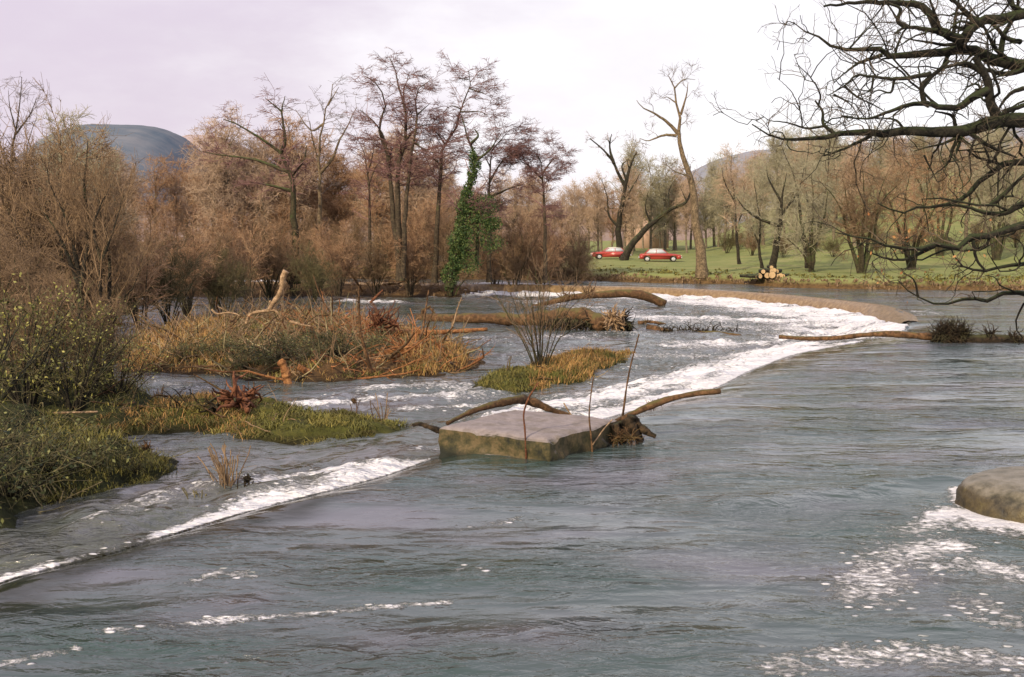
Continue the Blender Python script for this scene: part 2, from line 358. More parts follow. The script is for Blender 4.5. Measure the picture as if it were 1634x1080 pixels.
def ground_mat():
    m,nt,b=newmat('meadow_grass'); P=coord(nt,True); n=noise(nt,P,.35,6,.65); n2=noise(nt,P,4.,5,.7)
    c=ramp(nt,n,[(.3,(.16,.195,.065)),(.5,(.225,.25,.09)),(.7,(.31,.29,.125))]); c=mixc(nt,mrange(nt,n2,.3,.7,0,.4),c,(.12,.13,.045))
    sx=nt.nodes.new('ShaderNodeSeparateXYZ'); nt.links.new(P,sx.inputs[0])
    brn=ramp(nt,n2,[(.3,(.10,.07,.035)),(.7,(.22,.16,.08))]); c=mixc(nt,mrange(nt,mth(nt,'ADD',sx.outputs[0],mth(nt,'MULTIPLY',n,6)),4,14),brn,c)
    low=mrange(nt,mth(nt,'ADD',sx.outputs[2],mth(nt,'MULTIPLY',n2,.35)),.35,.72,1,0); c=mixc(nt,low,c,ramp(nt,n2,[(.3,(.05,.032,.016)),(.7,(.16,.10,.045))]))
    nt.links.new(c,b.inputs['Base Color']); b.inputs['Roughness'].default_value=.95; b.inputs['Specular IOR Level'].default_value=.1
    nt.links.new(bump(nt,n2,.8,.15),b.inputs['Normal']); return m
mb=MB(); mb.add(np.stack([GX,GY,GZ],-1),q2); tag(mb.build('ground',ground_mat()),kind='structure')

# ------------------------------------------------------------------ far hills
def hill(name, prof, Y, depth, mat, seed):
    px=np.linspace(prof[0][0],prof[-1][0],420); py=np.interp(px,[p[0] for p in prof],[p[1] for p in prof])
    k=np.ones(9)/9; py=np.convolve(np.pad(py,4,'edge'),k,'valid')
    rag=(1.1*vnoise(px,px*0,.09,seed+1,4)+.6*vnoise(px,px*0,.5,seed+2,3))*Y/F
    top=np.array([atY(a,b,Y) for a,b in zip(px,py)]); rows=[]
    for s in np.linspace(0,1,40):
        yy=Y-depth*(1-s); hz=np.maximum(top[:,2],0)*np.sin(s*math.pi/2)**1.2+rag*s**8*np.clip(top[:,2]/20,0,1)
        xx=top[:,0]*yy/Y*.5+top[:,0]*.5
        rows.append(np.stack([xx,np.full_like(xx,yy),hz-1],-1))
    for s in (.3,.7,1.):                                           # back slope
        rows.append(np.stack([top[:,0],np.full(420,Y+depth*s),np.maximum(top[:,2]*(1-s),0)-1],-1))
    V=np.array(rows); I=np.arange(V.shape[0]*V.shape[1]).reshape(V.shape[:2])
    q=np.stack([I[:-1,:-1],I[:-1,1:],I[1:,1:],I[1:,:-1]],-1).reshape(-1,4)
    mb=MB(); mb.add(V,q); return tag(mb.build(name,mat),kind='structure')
def hillm(name,a,b_,sc):  # distance haze is mixed into the hill colours
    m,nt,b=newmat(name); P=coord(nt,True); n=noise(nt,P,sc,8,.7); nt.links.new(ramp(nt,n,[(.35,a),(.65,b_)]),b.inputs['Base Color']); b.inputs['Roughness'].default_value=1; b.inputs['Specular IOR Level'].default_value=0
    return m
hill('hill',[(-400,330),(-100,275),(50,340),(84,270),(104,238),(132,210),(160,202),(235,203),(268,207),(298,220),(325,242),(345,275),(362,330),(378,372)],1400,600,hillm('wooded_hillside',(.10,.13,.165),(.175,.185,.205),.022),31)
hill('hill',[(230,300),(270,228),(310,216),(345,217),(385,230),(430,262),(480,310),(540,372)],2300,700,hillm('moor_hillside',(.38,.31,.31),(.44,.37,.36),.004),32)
hill('hill',[(980,372),(1040,315),(1090,278),(1140,254),(1190,243),(1280,240),(1400,228),(1634,205),(1900,190),(2300,240)],800,420,hillm('hazy_woodland',(.21,.225,.26),(.28,.285,.31),.03),33)
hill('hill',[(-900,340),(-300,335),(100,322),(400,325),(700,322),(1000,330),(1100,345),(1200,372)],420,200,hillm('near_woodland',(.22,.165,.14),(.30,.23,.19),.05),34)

# ------------------------------------------------------------------ weir
def weir_mat():
    m,nt,b=newmat('weir_sheet'); P=coord(nt,True); t=attr(nt,'tone')
    n=noise(nt,coord(nt,True,(2.2,2.2,.3)),2.0,7,.78); c=ramp(nt,n,[(.3,(.09,.06,.028)),(.5,(.20,.13,.06)),(.66,(.30,.22,.12)),(.78,(.6,.56,.5))])
    nt.links.new(c,b.inputs['Base Color']); b.inputs['Roughness'].default_value=.22; b.inputs['IOR'].default_value=1.33
    nt.links.new(bump(nt,noise(nt,coord(nt,True,(3,3,.6)),3,5,.7),.5,.05),b.inputs['Normal']); return m
def ribbon(line,prof,side):
    ln=np.asarray(line); T=nrm(np.gradient(ln,axis=0)); Nn=np.stack([-T[:,1],T[:,0],np.zeros(len(T))],-1)*side
    return np.stack([ln+Nn*o+np.array([0,0,zv]) for o,zv in prof],1)
fl=resample(FAR,240)
V=ribbon(fl,[(-.9,-.5),(-.55,-.06),(-.2,.03),(.05,.04),(.22,0.0),(.45,-.16),(.72,-.45),(.95,-.80),(1.0,-1.3)],1)
I_=np.arange(V.shape[0]*V.shape[1]).reshape(V.shape[:2]); qq=np.stack([I_[:-1,:-1],I_[1:,:-1],I_[1:,1:],I_[:-1,1:]],-1).reshape(-1,4)
weir=thing('weir','long curved weir with a tan sheet of water sliding over it into white foam','weir',(0,0,0))
mb=MB(); mb.add(V,qq); mb.build('spillway',weir_mat(),weir)
nl=resample(NEAR,240)
V=ribbon(nl,[(-.55,-1.2),(-.5,-.8),(-.05,-.7),(.06,-.66),(.16,-.7),(.4,-.8),(.6,-1.)],1)
mb=MB(); mb.add(V,qq[:0]); I_=np.arange(V.shape[0]*V.shape[1]).reshape(V.shape[:2]); mb.q=[np.stack([I_[:-1,:-1],I_[1:,:-1],I_[1:,1:],I_[:-1,1:]],-1).reshape(-1,4)]
mb.build('stone_sill',weir_mat(),weir)
# ------------------------------------------------------------------ plant materials
BK_ALDER=bark('alder_bark',(.05,.038,.026),(.17,.125,.075),(.075,.085,.03),.35)
BK_GREEN=bark('mossy_bark',(.035,.030,.018),(.12,.095,.05),(.055,.075,.022),.6)
BK_OAK=bark('oak_bark',(.012,.011,.008),(.055,.047,.032),(.035,.045,.017),.5,5.)
BK_PALE=bark('pale_bark',(.13,.095,.055),(.34,.25,.15),(.13,.13,.05),.25)
BK_DARK=bark('dark_bark',(.02,.018,.013),(.075,.06,.04),(.05,.06,.025),.4)
TW_ALDER=twig('alder_twigs',(.13,.065,.06),(.27,.155,.14))
TW_RED=twig('willow_twigs',(.19,.105,.06),(.38,.23,.13),(.46,.315,.19))
TW_BROWN=twig('brown_twigs',(.13,.085,.05),(.28,.19,.11))
TW_OLIVE=twig('olive_twigs',(.07,.062,.03),(.17,.145,.07))
TW_GREY=twig('grey_twigs',(.13,.105,.09),(.25,.20,.17))
TW_RUST=twig('rusty_twigs',(.20,.075,.03),(.42,.19,.08))
TW_OAK=twig('oak_twigs',(.045,.035,.024),(.13,.10,.068))
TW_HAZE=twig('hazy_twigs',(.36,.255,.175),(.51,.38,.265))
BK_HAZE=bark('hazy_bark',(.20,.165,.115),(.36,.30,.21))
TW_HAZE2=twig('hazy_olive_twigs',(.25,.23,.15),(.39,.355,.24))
TW_PALE=twig('pale_stalks',(.20,.16,.08),(.36,.30,.17))
TW_STRAW=twig('straw',(.20,.11,.035),(.40,.23,.085),(.30,.23,.075))
TW_PALE=twig('pale_stalks',(.20,.16,.08),(.36,.30,.17))
GRASS_G=twig('green_grass',(.085,.06,.025),(.13,.128,.032),(.28,.225,.06))
LEAF_IVY=leafm('ivy_leaves',(.014,.036,.010),(.040,.078,.018),(.12,.15,.04))
LEAF_OLIVE=leafm('olive_leaves',(.045,.05,.015),(.15,.15,.035),(.32,.30,.08))
LEAF_BRAMBLE=leafm('bramble_leaves',(.014,.022,.008),(.05,.062,.02),(.17,.17,.055))
LEAF_OAK=leafm('oak_dead_leaves',(.18,.07,.02),(.32,.14,.05),(.40,.22,.08))
WOOD_ORANGE=bark('wet_orange_wood',(.22,.085,.03),(.50,.25,.10))
WOOD_PALE=bark('bleached_wood',(.30,.19,.10),(.60,.42,.26))
WOOD_BROWN=bark('brown_driftwood',(.08,.045,.022),(.28,.15,.07),(.10,.085,.03),.2)
WOOD_DARK=bark('dark_driftwood',(.018,.014,.010),(.10,.065,.035),(.05,.05,.02),.3)
WOOD_REDDISH=bark('reddish_roots',(.13,.045,.022),(.36,.16,.08))

def leaves(mb, pts, size, tone=None, flatz=.6):
    n=len(pts); nn=nrm(rng.normal(size=(n,3))*np.array([1,1,flatz])+np.array([0,0,.35])); a=nrm(np.cross(nn,rng.normal(size=(n,3)))); b=np.cross(nn,a)
    s=(rng.uniform(.6,1.3,n)*size)[:,None]
    V=np.stack([pts-a*s*.5,pts+b*s*.28,pts+a*s*.5,pts-b*s*.28],1)
    t=rng.random(n) if tone is None else tone
    mb.add(V,np.arange(n*4).reshape(n,4),tone=np.repeat(t,4))
def along(batch, per_m, jit=.05, tmin=.2):
    P,R=batch; ln=np.linalg.norm(np.diff(P,axis=1),axis=2).sum(1); c=rng.poisson(ln*per_m); i=np.repeat(np.arange(len(P)),c)
    f=(tmin+(1-tmin)*rng.random(len(i)))*(P.shape[1]-1); k=np.minimum(f.astype(int),P.shape[1]-2); fr=(f-k)[:,None]
    return P[i,k]*(1-fr)+P[i,k+1]*fr+rng.normal(size=(len(i),3))*jit

def onground(px,py):
    d=ray(px,py); t=np.linspace(60,260,4000)/d[1]; zr=H+d[2]*t; gg=ground_z(d[0]*t,d[1]*t)
    i=int(np.argmax((gg>=zr)&(gg>.2))); return np.array([d[0]*t[i],d[1]*t[i],gg[i]])

# ------------------------------------------------------------------ islets
ISL=[]
def islet(name, outline, z0, hmax, step, mat, rough=.12, edge=.7, seed=1):
    poly=[at(px,py,z0) for px,py in outline]; P=np.array(poly)
    x=np.arange(P[:,0].min()-1,P[:,0].max()+1,step); y=np.arange(P[:,1].min()-1,P[:,1].max()+1,step*1.2)
    Xg,Yg=np.meshgrid(x,y); d=pdist(Xg,Yg,poly+[poly[0]]); d=np.where(inpoly(Xg,Yg,poly),d,-d)
    d=d+.45*edge*vnoise(Xg,Yg,1.3,seed,4)
    Zg=z0-.5+.5*ss(-edge,.05,d)+hmax*ss(-.05,edge*1.6,d)+rough*vnoise(Xg,Yg,2.4,seed+1,4)*ss(-.1,edge,d)+rough*.5*vnoise(Xg,Yg,7.,seed+2,3)*ss(-.3,.3,d)
    keep=d>-edge*.9; I=np.arange(Xg.size).reshape(Xg.shape)
    k=keep[:-1,:-1]&keep[:-1,1:]&keep[1:,1:]&keep[1:,:-1]
    q=np.stack([I[:-1,:-1],I[:-1,1:],I[1:,1:],I[1:,:-1]],-1)[k]
    used=np.unique(q); mp=np.full(Xg.size,-1); mp[used]=np.arange(len(used))
    V=np.stack([Xg,Yg,Zg],-1).reshape(-1,3)[used]
    mb=MB(); mb.add(V,mp[q]); o=mb.build(name,mat); tag(o,kind='structure')
    land=V[(d.reshape(-1)[used]>.05)]
    ISL.append((V,land)); return land
def iz(x,y,default=-.4):
    best=default; bd=1.0
    for V,l in ISL:
        V=V[V[:,2]>-.6]
        if len(V)==0: continue
        dd=(V[:,0]-x)**2+(V[:,1]-y)**2; i=dd.argmin()
        if dd[i]<bd: bd=dd[i]; best=V[i,2]
    return float(best)
def onisl(px,py,zd=-.55):
    z=-.5
    for _ in range(8): p=at(px,py,z); z=.5*z+.5*iz(p[0],p[1],zd)
    return np.array([p[0],p[1],z])
def soil(name,cols,sc=1.2):
    m,nt,b=newmat(name); P=coord(nt,True); n=noise(nt,P,sc,7,.7); n2=noise(nt,P,sc*7,5,.7)
    c=ramp(nt,n,[(.3,cols[0]),(.5,cols[1]),(.68,cols[2])]); c=mixc(nt,mrange(nt,n2,.35,.7,0,.55),c,cols[0]); sx=nt.nodes.new('ShaderNodeSeparateXYZ'); nt.links.new(P,sx.inputs[0]); c=mixc(nt,mrange(nt,mth(nt,'ADD',sx.outputs[2],mth(nt,'MULTIPLY',n2,.25)),-.55,-.28,.9,0),c,(.018,.014,.008))
    nt.links.new(c,b.inputs['Base Color']); b.inputs['Roughness'].default_value=.95; b.inputs['Specular IOR Level'].default_value=.15
    nt.links.new(bump(nt,mth(nt,'ADD',n,n2),.9,.12),b.inputs['Normal']); return m
SOIL_MOSS=soil('mossy_soil',[(.035,.032,.012),(.085,.09,.02),(.17,.15,.035)],1.6)
SOIL_BROWN=soil('brown_soil',[(.04,.026,.014),(.12,.07,.03),(.22,.13,.05)])
SOIL_DARK=soil('dark_soil',[(.012,.012,.007),(.035,.04,.014),(.08,.08,.03)])
LA=islet('islet',[(205,592),(260,590),(330,598),(395,604),(480,609),(560,606),(640,600),(700,596),(755,587),(768,574),(735,560),(700,545),(640,532),(600,520),(560,508),(480,502),(400,507),(330,517),(260,530),(205,548),(190,570)],-.58,.28,.16,SOIL_BROWN,.14,.9,41)
LB=islet('islet',[(130,660),(180,652),(241,646),(322,637),(430,637),(473,656),(530,661),(572,665),(640,676),(668,690),(652,702),(610,708),(558,712),(463,703),(400,700),(345,692),(300,684),(241,689),(180,694),(130,690)],-.58,.18,.07,SOIL_MOSS,.16,.5,43)
LC=islet('islet',[(762,623),(821,630),(876,618),(935,610),(952,592),(1018,565),(1000,560),(958,568),(917,563),(850,585),(775,600)],-.58,.22,.1,SOIL_MOSS,.14,.45,45)
LD=islet('islet',[(-500,930),(-100,885),(0,862),(40,846),(84,811),(125,798),(188,784),(234,770),(287,757),(280,741),(228,722),(167,705),(110,692),(60,680),(-500,690)],-.5,.55,.1,SOIL_DARK,.2,.6,47)
LE=islet('islet',[(-500,700),(0,690),(100,687),(185,697),(250,680),(290,652),(238,640),(200,622),(100,608),(-500,600)],-.56,.45,.14,SOIL_DARK,.16,.6,49)
LF=islet('islet',[(-700,474),(150,474),(400,473),(560,472),(700,473),(780,470),(800,466),(700,461),(400,457),(150,457),(-700,457)],-.58,.45,.35,SOIL_BROWN,.15,1.4,51)
LG=islet('islet',[(-300,540),(60,536),(150,530),(200,524),(190,516),(100,510),(-300,510)],-.58,.3,.3,SOIL_BROWN,.15,1.0,53)

def islet_knoll(x,y):
    th=np.linspace(0,2*math.pi,40,endpoint=False); rows=[]
    for rr,zz in ((0.,-.2),(.8,-.22),(1.8,-.35),(2.6,-.55),(3.2,-1.)): rows.append(np.stack([x+rr*np.cos(th)*1.2,y+rr*np.sin(th),zz+.08*vnoise(x+rr*np.cos(th),y+rr*np.sin(th),1.5,5,3)],-1))
    V=np.array(rows); I=np.arange(V.shape[0]*40).reshape(-1,40); J=np.roll(I,-1,1); mb=MB(); mb.add(V,np.stack([I[:-1],I[1:],J[1:],J[:-1]],-1).reshape(-1,4)); return mb.build('islet',SOIL_BROWN)
def blades(name, land, n, ln, mat, width=.018, lean=.5, sub=None, clump=8, tw=.5, sig=.09):
    c=land if sub is None else land[sub(land)]
    if len(c)==0: return
    k=max(n//clump,1); ctr=c[rng.integers(0,len(c),k)]
    idx=np.repeat(np.arange(k),clump); M=len(idx); b=ctr[idx]+rng.normal(size=(M,3))*np.array([sig,sig,0])
    l=rng.uniform(ln[0],ln[1],M)*np.repeat(rng.uniform(.6,1.25,k),clump); d=rng.normal(size=(M,2))*lean; side=rng.normal(size=(M,2)); side/=np.linalg.norm(side,axis=1,keepdims=True)
    w=width*rng.uniform(.6,1.3,M)
    s3=np.c_[side*w[:,None],np.zeros(M)]; b=b-np.array([0,0,.03])
    mid=b+np.c_[d*l[:,None]*.35,l*.62]; tip=b+np.c_[d*l[:,None]*1.0,l*np.clip(1-np.linalg.norm(d,axis=1)*.55,.15,1)]
    V=np.stack([b-s3,b+s3,mid+s3*.7,mid-s3*.7,tip],1); base=(np.arange(M)*5)[:,None]
    mb=MB(); mb.add(V,base+np.array([[0,1,2,3]]),base+np.array([[3,2,4]]),tone=np.repeat(np.clip(rng.random(M)*(1-tw)+np.repeat(rng.random(k),clump)*tw,0,1),5))
    o=mb.build(name,mat,smooth=False); tag(o,kind='stuff'); return o
pyof=lambda V: 540+F*((-(V[:,2]-H)*ca-(V[:,1])*sa)/((V[:,1])*ca-(V[:,2]-H)*sa))
pxof=lambda V: 817+F*V[:,0]/((V[:,1])*ca-(V[:,2]-H)*sa)
blades('dry_grass',LA,6500,(.10,.34),TW_STRAW,0.0108,1.0)
blades('green_grass',LA,10000,(.1,.3),GRASS_G,0.0150,.9,clump=30,tw=.7,sig=.15)
blades('dry_grass',LA,6500,(.25,.6),TW_STRAW,0.0108,.7,sub=lambda V:((pxof(V)<360)&(pxof(V)>200))|((pxof(V)>640)&(pxof(V)<740)))
blades('moss',LB,15000,(.07,.20),GRASS_G,.010,1.1,clump=70,tw=.75,sig=.13)
blades('dry_grass',LB,3500,(.1,.28),TW_STRAW,0.0084,.7,sub=lambda V:(pxof(V)<400))
blades('green_grass',LC,11400,(.06,.2),GRASS_G,0.0096,.8)
blades('dry_grass',LC,6000,(.1,.3),TW_STRAW,0.0090,.6,sub=lambda V:(pxof(V)>850))
blades('green_grass',LD,11000,(.05,.17),GRASS_G,0.0078,.7,sub=lambda V:(pxof(V)>60))
blades('green_grass',LE,9000,(.06,.22),GRASS_G,0.0096,.7)
blades('dry_grass',LF,13300,(.2,.6),TW_BROWN,0.0180,.5)
blades('dry_grass',LG,9500,(.2,.7),TW_STRAW,0.0150,.5)
def sticks(name,land,n,ln,mat,rr=.014,sub=None,tilt=.35):
    c=land if sub is None else land[sub(land)]; b=c[rng.integers(0,len(c),n)]; K=5; P=np.zeros((n,K,3)); P[:,0]=b-np.array([0,0,.02]); d=rng.normal(size=(n,3)); d[:,2]=np.abs(d[:,2])*tilt; d=nrm(d); l=rng.uniform(ln[0],ln[1],n)
    for k in range(1,K): d=nrm(d+rng.normal(size=(n,3))*.18); P[:,k]=P[:,k-1]+d*(l/(K-1))[:,None]
    mb=MB(); bt=(P,(rr*rng.uniform(.5,1.3,n))[:,None]*np.linspace(1,.4,K)); tubes(mb,bt[0],bt[1],5); s=spawn(bt,2.5,(.15,.5),(25,65),K=4,ratio=.6,rmin=.005); tubes(mb,s[0],s[1],3); tag(mb.build(name,mat,smooth=True),kind='stuff')
sticks('dead_twigs',LA,900,(.4,1.6),TW_BROWN,.022,tilt=.8); sticks('dead_twigs',LA,260,(.3,1.4),TW_PALE,.024,tilt=.5); sticks('dead_twigs',LA,420,(.4,1.4),TW_RUST,.024,sub=lambda V:pxof(V)>480); sticks('dead_twigs',LA,500,(.4,1.4),TW_OLIVE,.02,tilt=1.)
sticks('dead_twigs',LB,90,(.2,.7),TW_BROWN,.012,sub=lambda V:pxof(V)<460); sticks('dead_twigs',LD,160,(.3,1.),TW_OLIVE,.011,tilt=.8); sticks('dead_twigs',LE,240,(.4,1.3),TW_OLIVE,.014,tilt=.8); sticks('dead_twigs',LC,60,(.2,.7),TW_STRAW,.011,sub=lambda V:pxof(V)>840); sticks('dead_twigs',LF,500,(.6,2.2),TW_BROWN,.03,tilt=.8); sticks('dead_twigs',LG,300,(.6,1.8),TW_BROWN,.025,tilt=.8)
for nm_,land_,n_,ln_,mt_,rr_,sb_ in [('driftwood_litter',LA,60,(.8,2.4),WOOD_ORANGE,.05,lambda V:pxof(V)>430),('driftwood_litter',LA,90,(.8,2.8),WOOD_BROWN,.055,None),('driftwood_litter',LA,34,(.6,2.),WOOD_PALE,.045,None),('driftwood_litter',LF,90,(1.5,4.5),WOOD_BROWN,.09,None),('driftwood_litter',LC,14,(.4,1.2),WOOD_BROWN,.03,None),('driftwood_litter',LB,26,(.4,1.3),WOOD_BROWN,.03,lambda V:pxof(V)<430),('driftwood_litter',LE,40,(.6,1.8),WOOD_BROWN,.03,None)]:
    sticks(nm_,land_,n_,ln_,mt_,rr_,sb_,.28)
# bank grass
gx=rng.uniform(-70,75,26000); gy=np.interp(gx,bx,by)+rng.exponential(3.5,26000); pts=np.stack([gx,gy,ground_z(gx,gy)],-1); pts=pts[pts[:,2]>.0]
blades('bank_grass',pts,12000,(.1,.35),TW_BROWN,.04,.7,sub=lambda V:V[:,2]<.5)
blades('meadow_grass',pts,16000,(.08,.25),GRASS_G,.05,.6,sub=lambda V:V[:,2]>.5)

# ------------------------------------------------------------------ trees traced from the photograph
def traced(name,label,cat,Y,zoom,limbs,bm,tm,lv,jd=.12,group=None,extra=None,twig_r=.008,sides=8,K=16,base=None):
    x0,y0,s=zoom; pts=[]; depth=[]; P=[];R=[]
    hs=Y/F
    for n,(pl,r0,r1) in enumerate(limbs):
        pl=[(x0+a/s,y0+b/s) for a,b in pl]; m=len(pl)
        if n==0: d0=Y
        else:
            k=min(range(len(pts)),key=lambda i:(pts[i][0]-pl[0][0])**2+(pts[i][1]-pl[0][1])**2); d0=depth[k]
        size=sum(math.dist(pl[i],pl[i+1]) for i in range(m-1))*hs
        off=0 if n==0 else rng.uniform(-1,1)*jd*size*2
        w=[]; acc=0
        for i,(a,b) in enumerate(pl):
            if i: acc+=math.dist(pl[i-1],pl[i])*hs
            dd=d0+off*acc/max(size,1e-6); pts.append((a,b)); depth.append(dd); w.append(atY(a,b,dd))
        q=resample(w,K); L=np.linalg.norm(np.diff(q,axis=0),axis=1).sum(); q[1:-1]+=rng.normal(0,.0028*L,(K-2,3))
        P.append(q); R.append(r1*.6+(r0-r1*.6)*np.linspace(1,0,K)**1.1)
    P=np.array(P);R=np.array(R); b0=P[0,0].copy()
    if base is not None:
        P[0,0,2]=base; b0=P[0,0].copy()
    R[0,0]*=1.25
    return finish(name,label,cat,b0,(P,R),bm,tm,lv,group,extra,sides)
def finish(name,label,cat,b0,L0,bm,tm,lv,group=None,extra=None,sides=8):
    root=thing(name,label,cat,b0,group)
    mb=MB(); tubes(mb,L0[0]-b0,L0[1],sides); 
    crown=MB(); cur=L0; last=None; src=[L0]
    for i,kw in enumerate(lv):
        kw=dict(kw); frm=kw.pop('frm',None); big=kw.pop('big',False)
        b=spawn(cur if frm is None else (cat_all(src,frm)),**kw); src.append(b); cur=b
        tubes(mb if big else crown, b[0]-b0,b[1],5 if big else 3)
    mb.build('trunk',bm,root); crown.build('crown',tm,root,smooth=False)
    if extra: extra(root,b0,src)
    return root
def cat_all(src,frm):
    K=max(s[0].shape[1] for s in [src[i] for i in frm]); P=[];R=[]
    for i in frm:
        p,r=src[i]
        if p.shape[1]!=K:
            u=np.linspace(0,p.shape[1]-1,K); k=np.minimum(u.astype(int),p.shape[1]-2); f=(u-k)
            r=r[:,k]*(1-f)+r[:,k+1]*f; p=p[:,k]*(1-f)[None,:,None]+p[:,k+1]*f[None,:,None]
        P.append(p);R.append(r)
    return np.concatenate(P),np.concatenate(R)
def alder_lv(d=1.,rt=.010): return [dict(per_m=2.9*d,L=(1.0,3.0),ang=(35,80),K=6,wander=.2,up=.10,ratio=.45,rmin=.018,rmax=.05,tmin=.4,flat=.8,fall=.35),
    dict(per_m=3.4*d,L=(.5,1.4),ang=(30,75),K=5,wander=.25,up=.03,ratio=.6,rmin=.012,rmax=.025,flat=.6,tmin=.2),
    dict(per_m=11*d,L=(.25,.75),ang=(25,75),K=3,wander=.25,up=.02,ratio=.6,rmin=rt,rmax=rt*1.5,flat=.6,tmin=.1)]
ZA=(300,60,2.036); ZB=(640,80,2.133); ZC=(880,80,2.133)
def base_z(px,py,z): return at(px,py,z)[1]
Y1=72; Y3=70; Y5=69
traced('alder_tree','wide spreading bare tree left of the tall alders, its limbs reaching far to the left','tree',Y1,ZA,[([(350,800),(345,560),(335,450),(300,380),(240,330),(170,285),(115,265)],.30,.05),([(300,380),(315,330),(305,240),(315,190)],.15,.04),([(305,240),(250,195)],.07,.03),([(335,440),(230,400),(100,380),(40,370)],.13,.03),([(335,450),(375,400),(385,350)],.12,.04),([(345,500),(270,480),(200,470)],.12,.03)],BK_GREEN,TW_ALDER,alder_lv(1.1))
traced('alder_tree','pale slender bare tree with a forked narrow crown behind the spreading tree','tree',76,ZA,[([(430,800),(430,600),(428,450),(425,380),(440,280),(455,210),(470,150)],.22,.04),([(440,280),(400,300),(350,235)],.09,.03),([(430,440),(470,390),(495,330),(550,225)],.13,.03),([(455,220),(490,160)],.06,.03),([(428,420),(405,330),(395,270)],.08,.03)],BK_PALE,TW_GREY,alder_lv(.9))
traced('alder_tree','tallest alder of the clump, several dark stems rising to a broad purple-brown crown','tree',Y3,ZA,[([(690,790),(682,560),(682,430),(708,330),(705,240),(682,150),(670,90),(655,65)],.26,.04),([(684,700),(668,600),(655,450),(645,370),(620,300),(640,220),(615,150),(575,125)],.2,.04),([(700,780),(706,560),(720,430),(735,330),(745,250),(740,180),(785,140)],.2,.04),([(655,400),(630,310),(590,260),(560,235)],.1,.03),([(708,330),(750,290),(800,280)],.08,.03),([(705,240),(700,180),(720,110)],.07,.03),([(745,250),(790,210)],.06,.02),([(735,340),(780,370),(830,370)],.07,.02)],BK_ALDER,TW_ALDER,alder_lv(1.5))
traced('alder_tree','thin dark alder stem close to the left side of the tallest alder','tree',73,ZA,[([(592,780),(590,650),(585,440),(565,360),(550,330)],.16,.03),([(586,480),(610,420),(630,400)],.07,.03),([(585,440),(600,380),(605,330)],.06,.02)],BK_ALDER,TW_ALDER,alder_lv(1.2))
traced('alder_tree','slim alder leaning right with a lopsided layered crown beside the ivy tree','tree',71,ZB,[([(113,790),(125,560),(135,400),(150,320),(190,260),(205,200),(232,130),(230,70)],.2,.04),([(150,320),(110,270),(60,250)],.07,.02),([(205,200),(170,190),(140,215)],.05,.02),([(232,130),(290,150)],.05,.02),([(230,100),(190,95)],.04,.02),([(205,210),(270,210),(300,225)],.06,.02),([(137,390),(80,350),(50,360)],.06,.02)],BK_ALDER,TW_ALDER,alder_lv(1.5))
def ivy(root,b0,src):
    P0=src[0][0][0]; mb=MB(); n=8000
    t=rng.beta(1.1,1.3,n); u=t*(len(P0)-1)*.80; k=np.minimum(u.astype(int),len(P0)-2); f=(u-k)[:,None]; c=P0[k]*(1-f)+P0[k+1]*f
    wid=np.interp(t,[0,.15,.35,.5,.7,1],[.3,.55,.5,.45,.4,.22]); th=rng.random(n)*6.283; rr=wid*np.sqrt(rng.uniform(.2,1,n))*(1+.4*np.sin(t*23)+.3*np.sin(t*51+th))
    pts=c+np.stack([np.cos(th)*rr,np.sin(th)*rr,rng.normal(0,.15,n)],-1)
    cl=[(285,530,.9,.75),(240,560,.8,.7),(300,655,1.0,.6),(215,640,.7,.8),(225,720,.9,.8),(200,690,.7,.6),(265,600,.9,.7),(310,590,.6,.5)]
    for a,b,w,hh in cl:
        q=atY(640+a/2.133,80+b/2.133,Y5+rng.uniform(-.5,.5)); m=800; g=rng.normal(size=(m,3)); g=nrm(g)*rng.uniform(.3,1,(m,1))**.5
        pts=np.concatenate([pts,q+g*np.array([w,w*.8,hh])+rng.normal(size=(m,3))*.1])
    leaves(mb,pts-b0,.13); mb.build('ivy',LEAF_IVY,root,smooth=False)
traced('ivy_clad_alder','tree wrapped in dark green ivy with a bare forked top','tree',Y5,ZB,[([(165,805),(195,640),(212,540),(235,450),(250,380),(235,320),(215,260),(205,220)],.3,.05),([(235,320),(262,292),(250,268)],.12,.05),([(250,380),(300,340),(340,285)],.1,.03),([(258,730),(260,640),(258,560),(262,480)],.14,.05)],BK_GREEN,TW_ALDER,alder_lv(1.0),extra=ivy)
traced('alder_tree','rounded reddish alder just right of the ivy tree','tree',74,ZB,[([(300,790),(300,620),(300,440),(310,340),(335,280)],.18,.03),([(300,450),(350,370),(400,350)],.09,.03),([(305,400),(280,350)],.06,.03),([(310,340),(370,270)],.06,.02),([(302,500),(370,470),(420,455)],.1,.03)],BK_ALDER,TW_ALDER,alder_lv(1.6))
traced('alder_tree','alder with a low flat-topped crown, right end of the alder clump','tree',74,ZB,[([(490,790),(488,560),(480,420),(462,330)],.17,.03),([(482,440),(430,390),(390,375)],.08,.02),([(480,420),(520,370),(550,375)],.08,.02),([(470,370),(440,330)],.05,.02)],BK_ALDER,TW_ALDER,alder_lv(1.9))
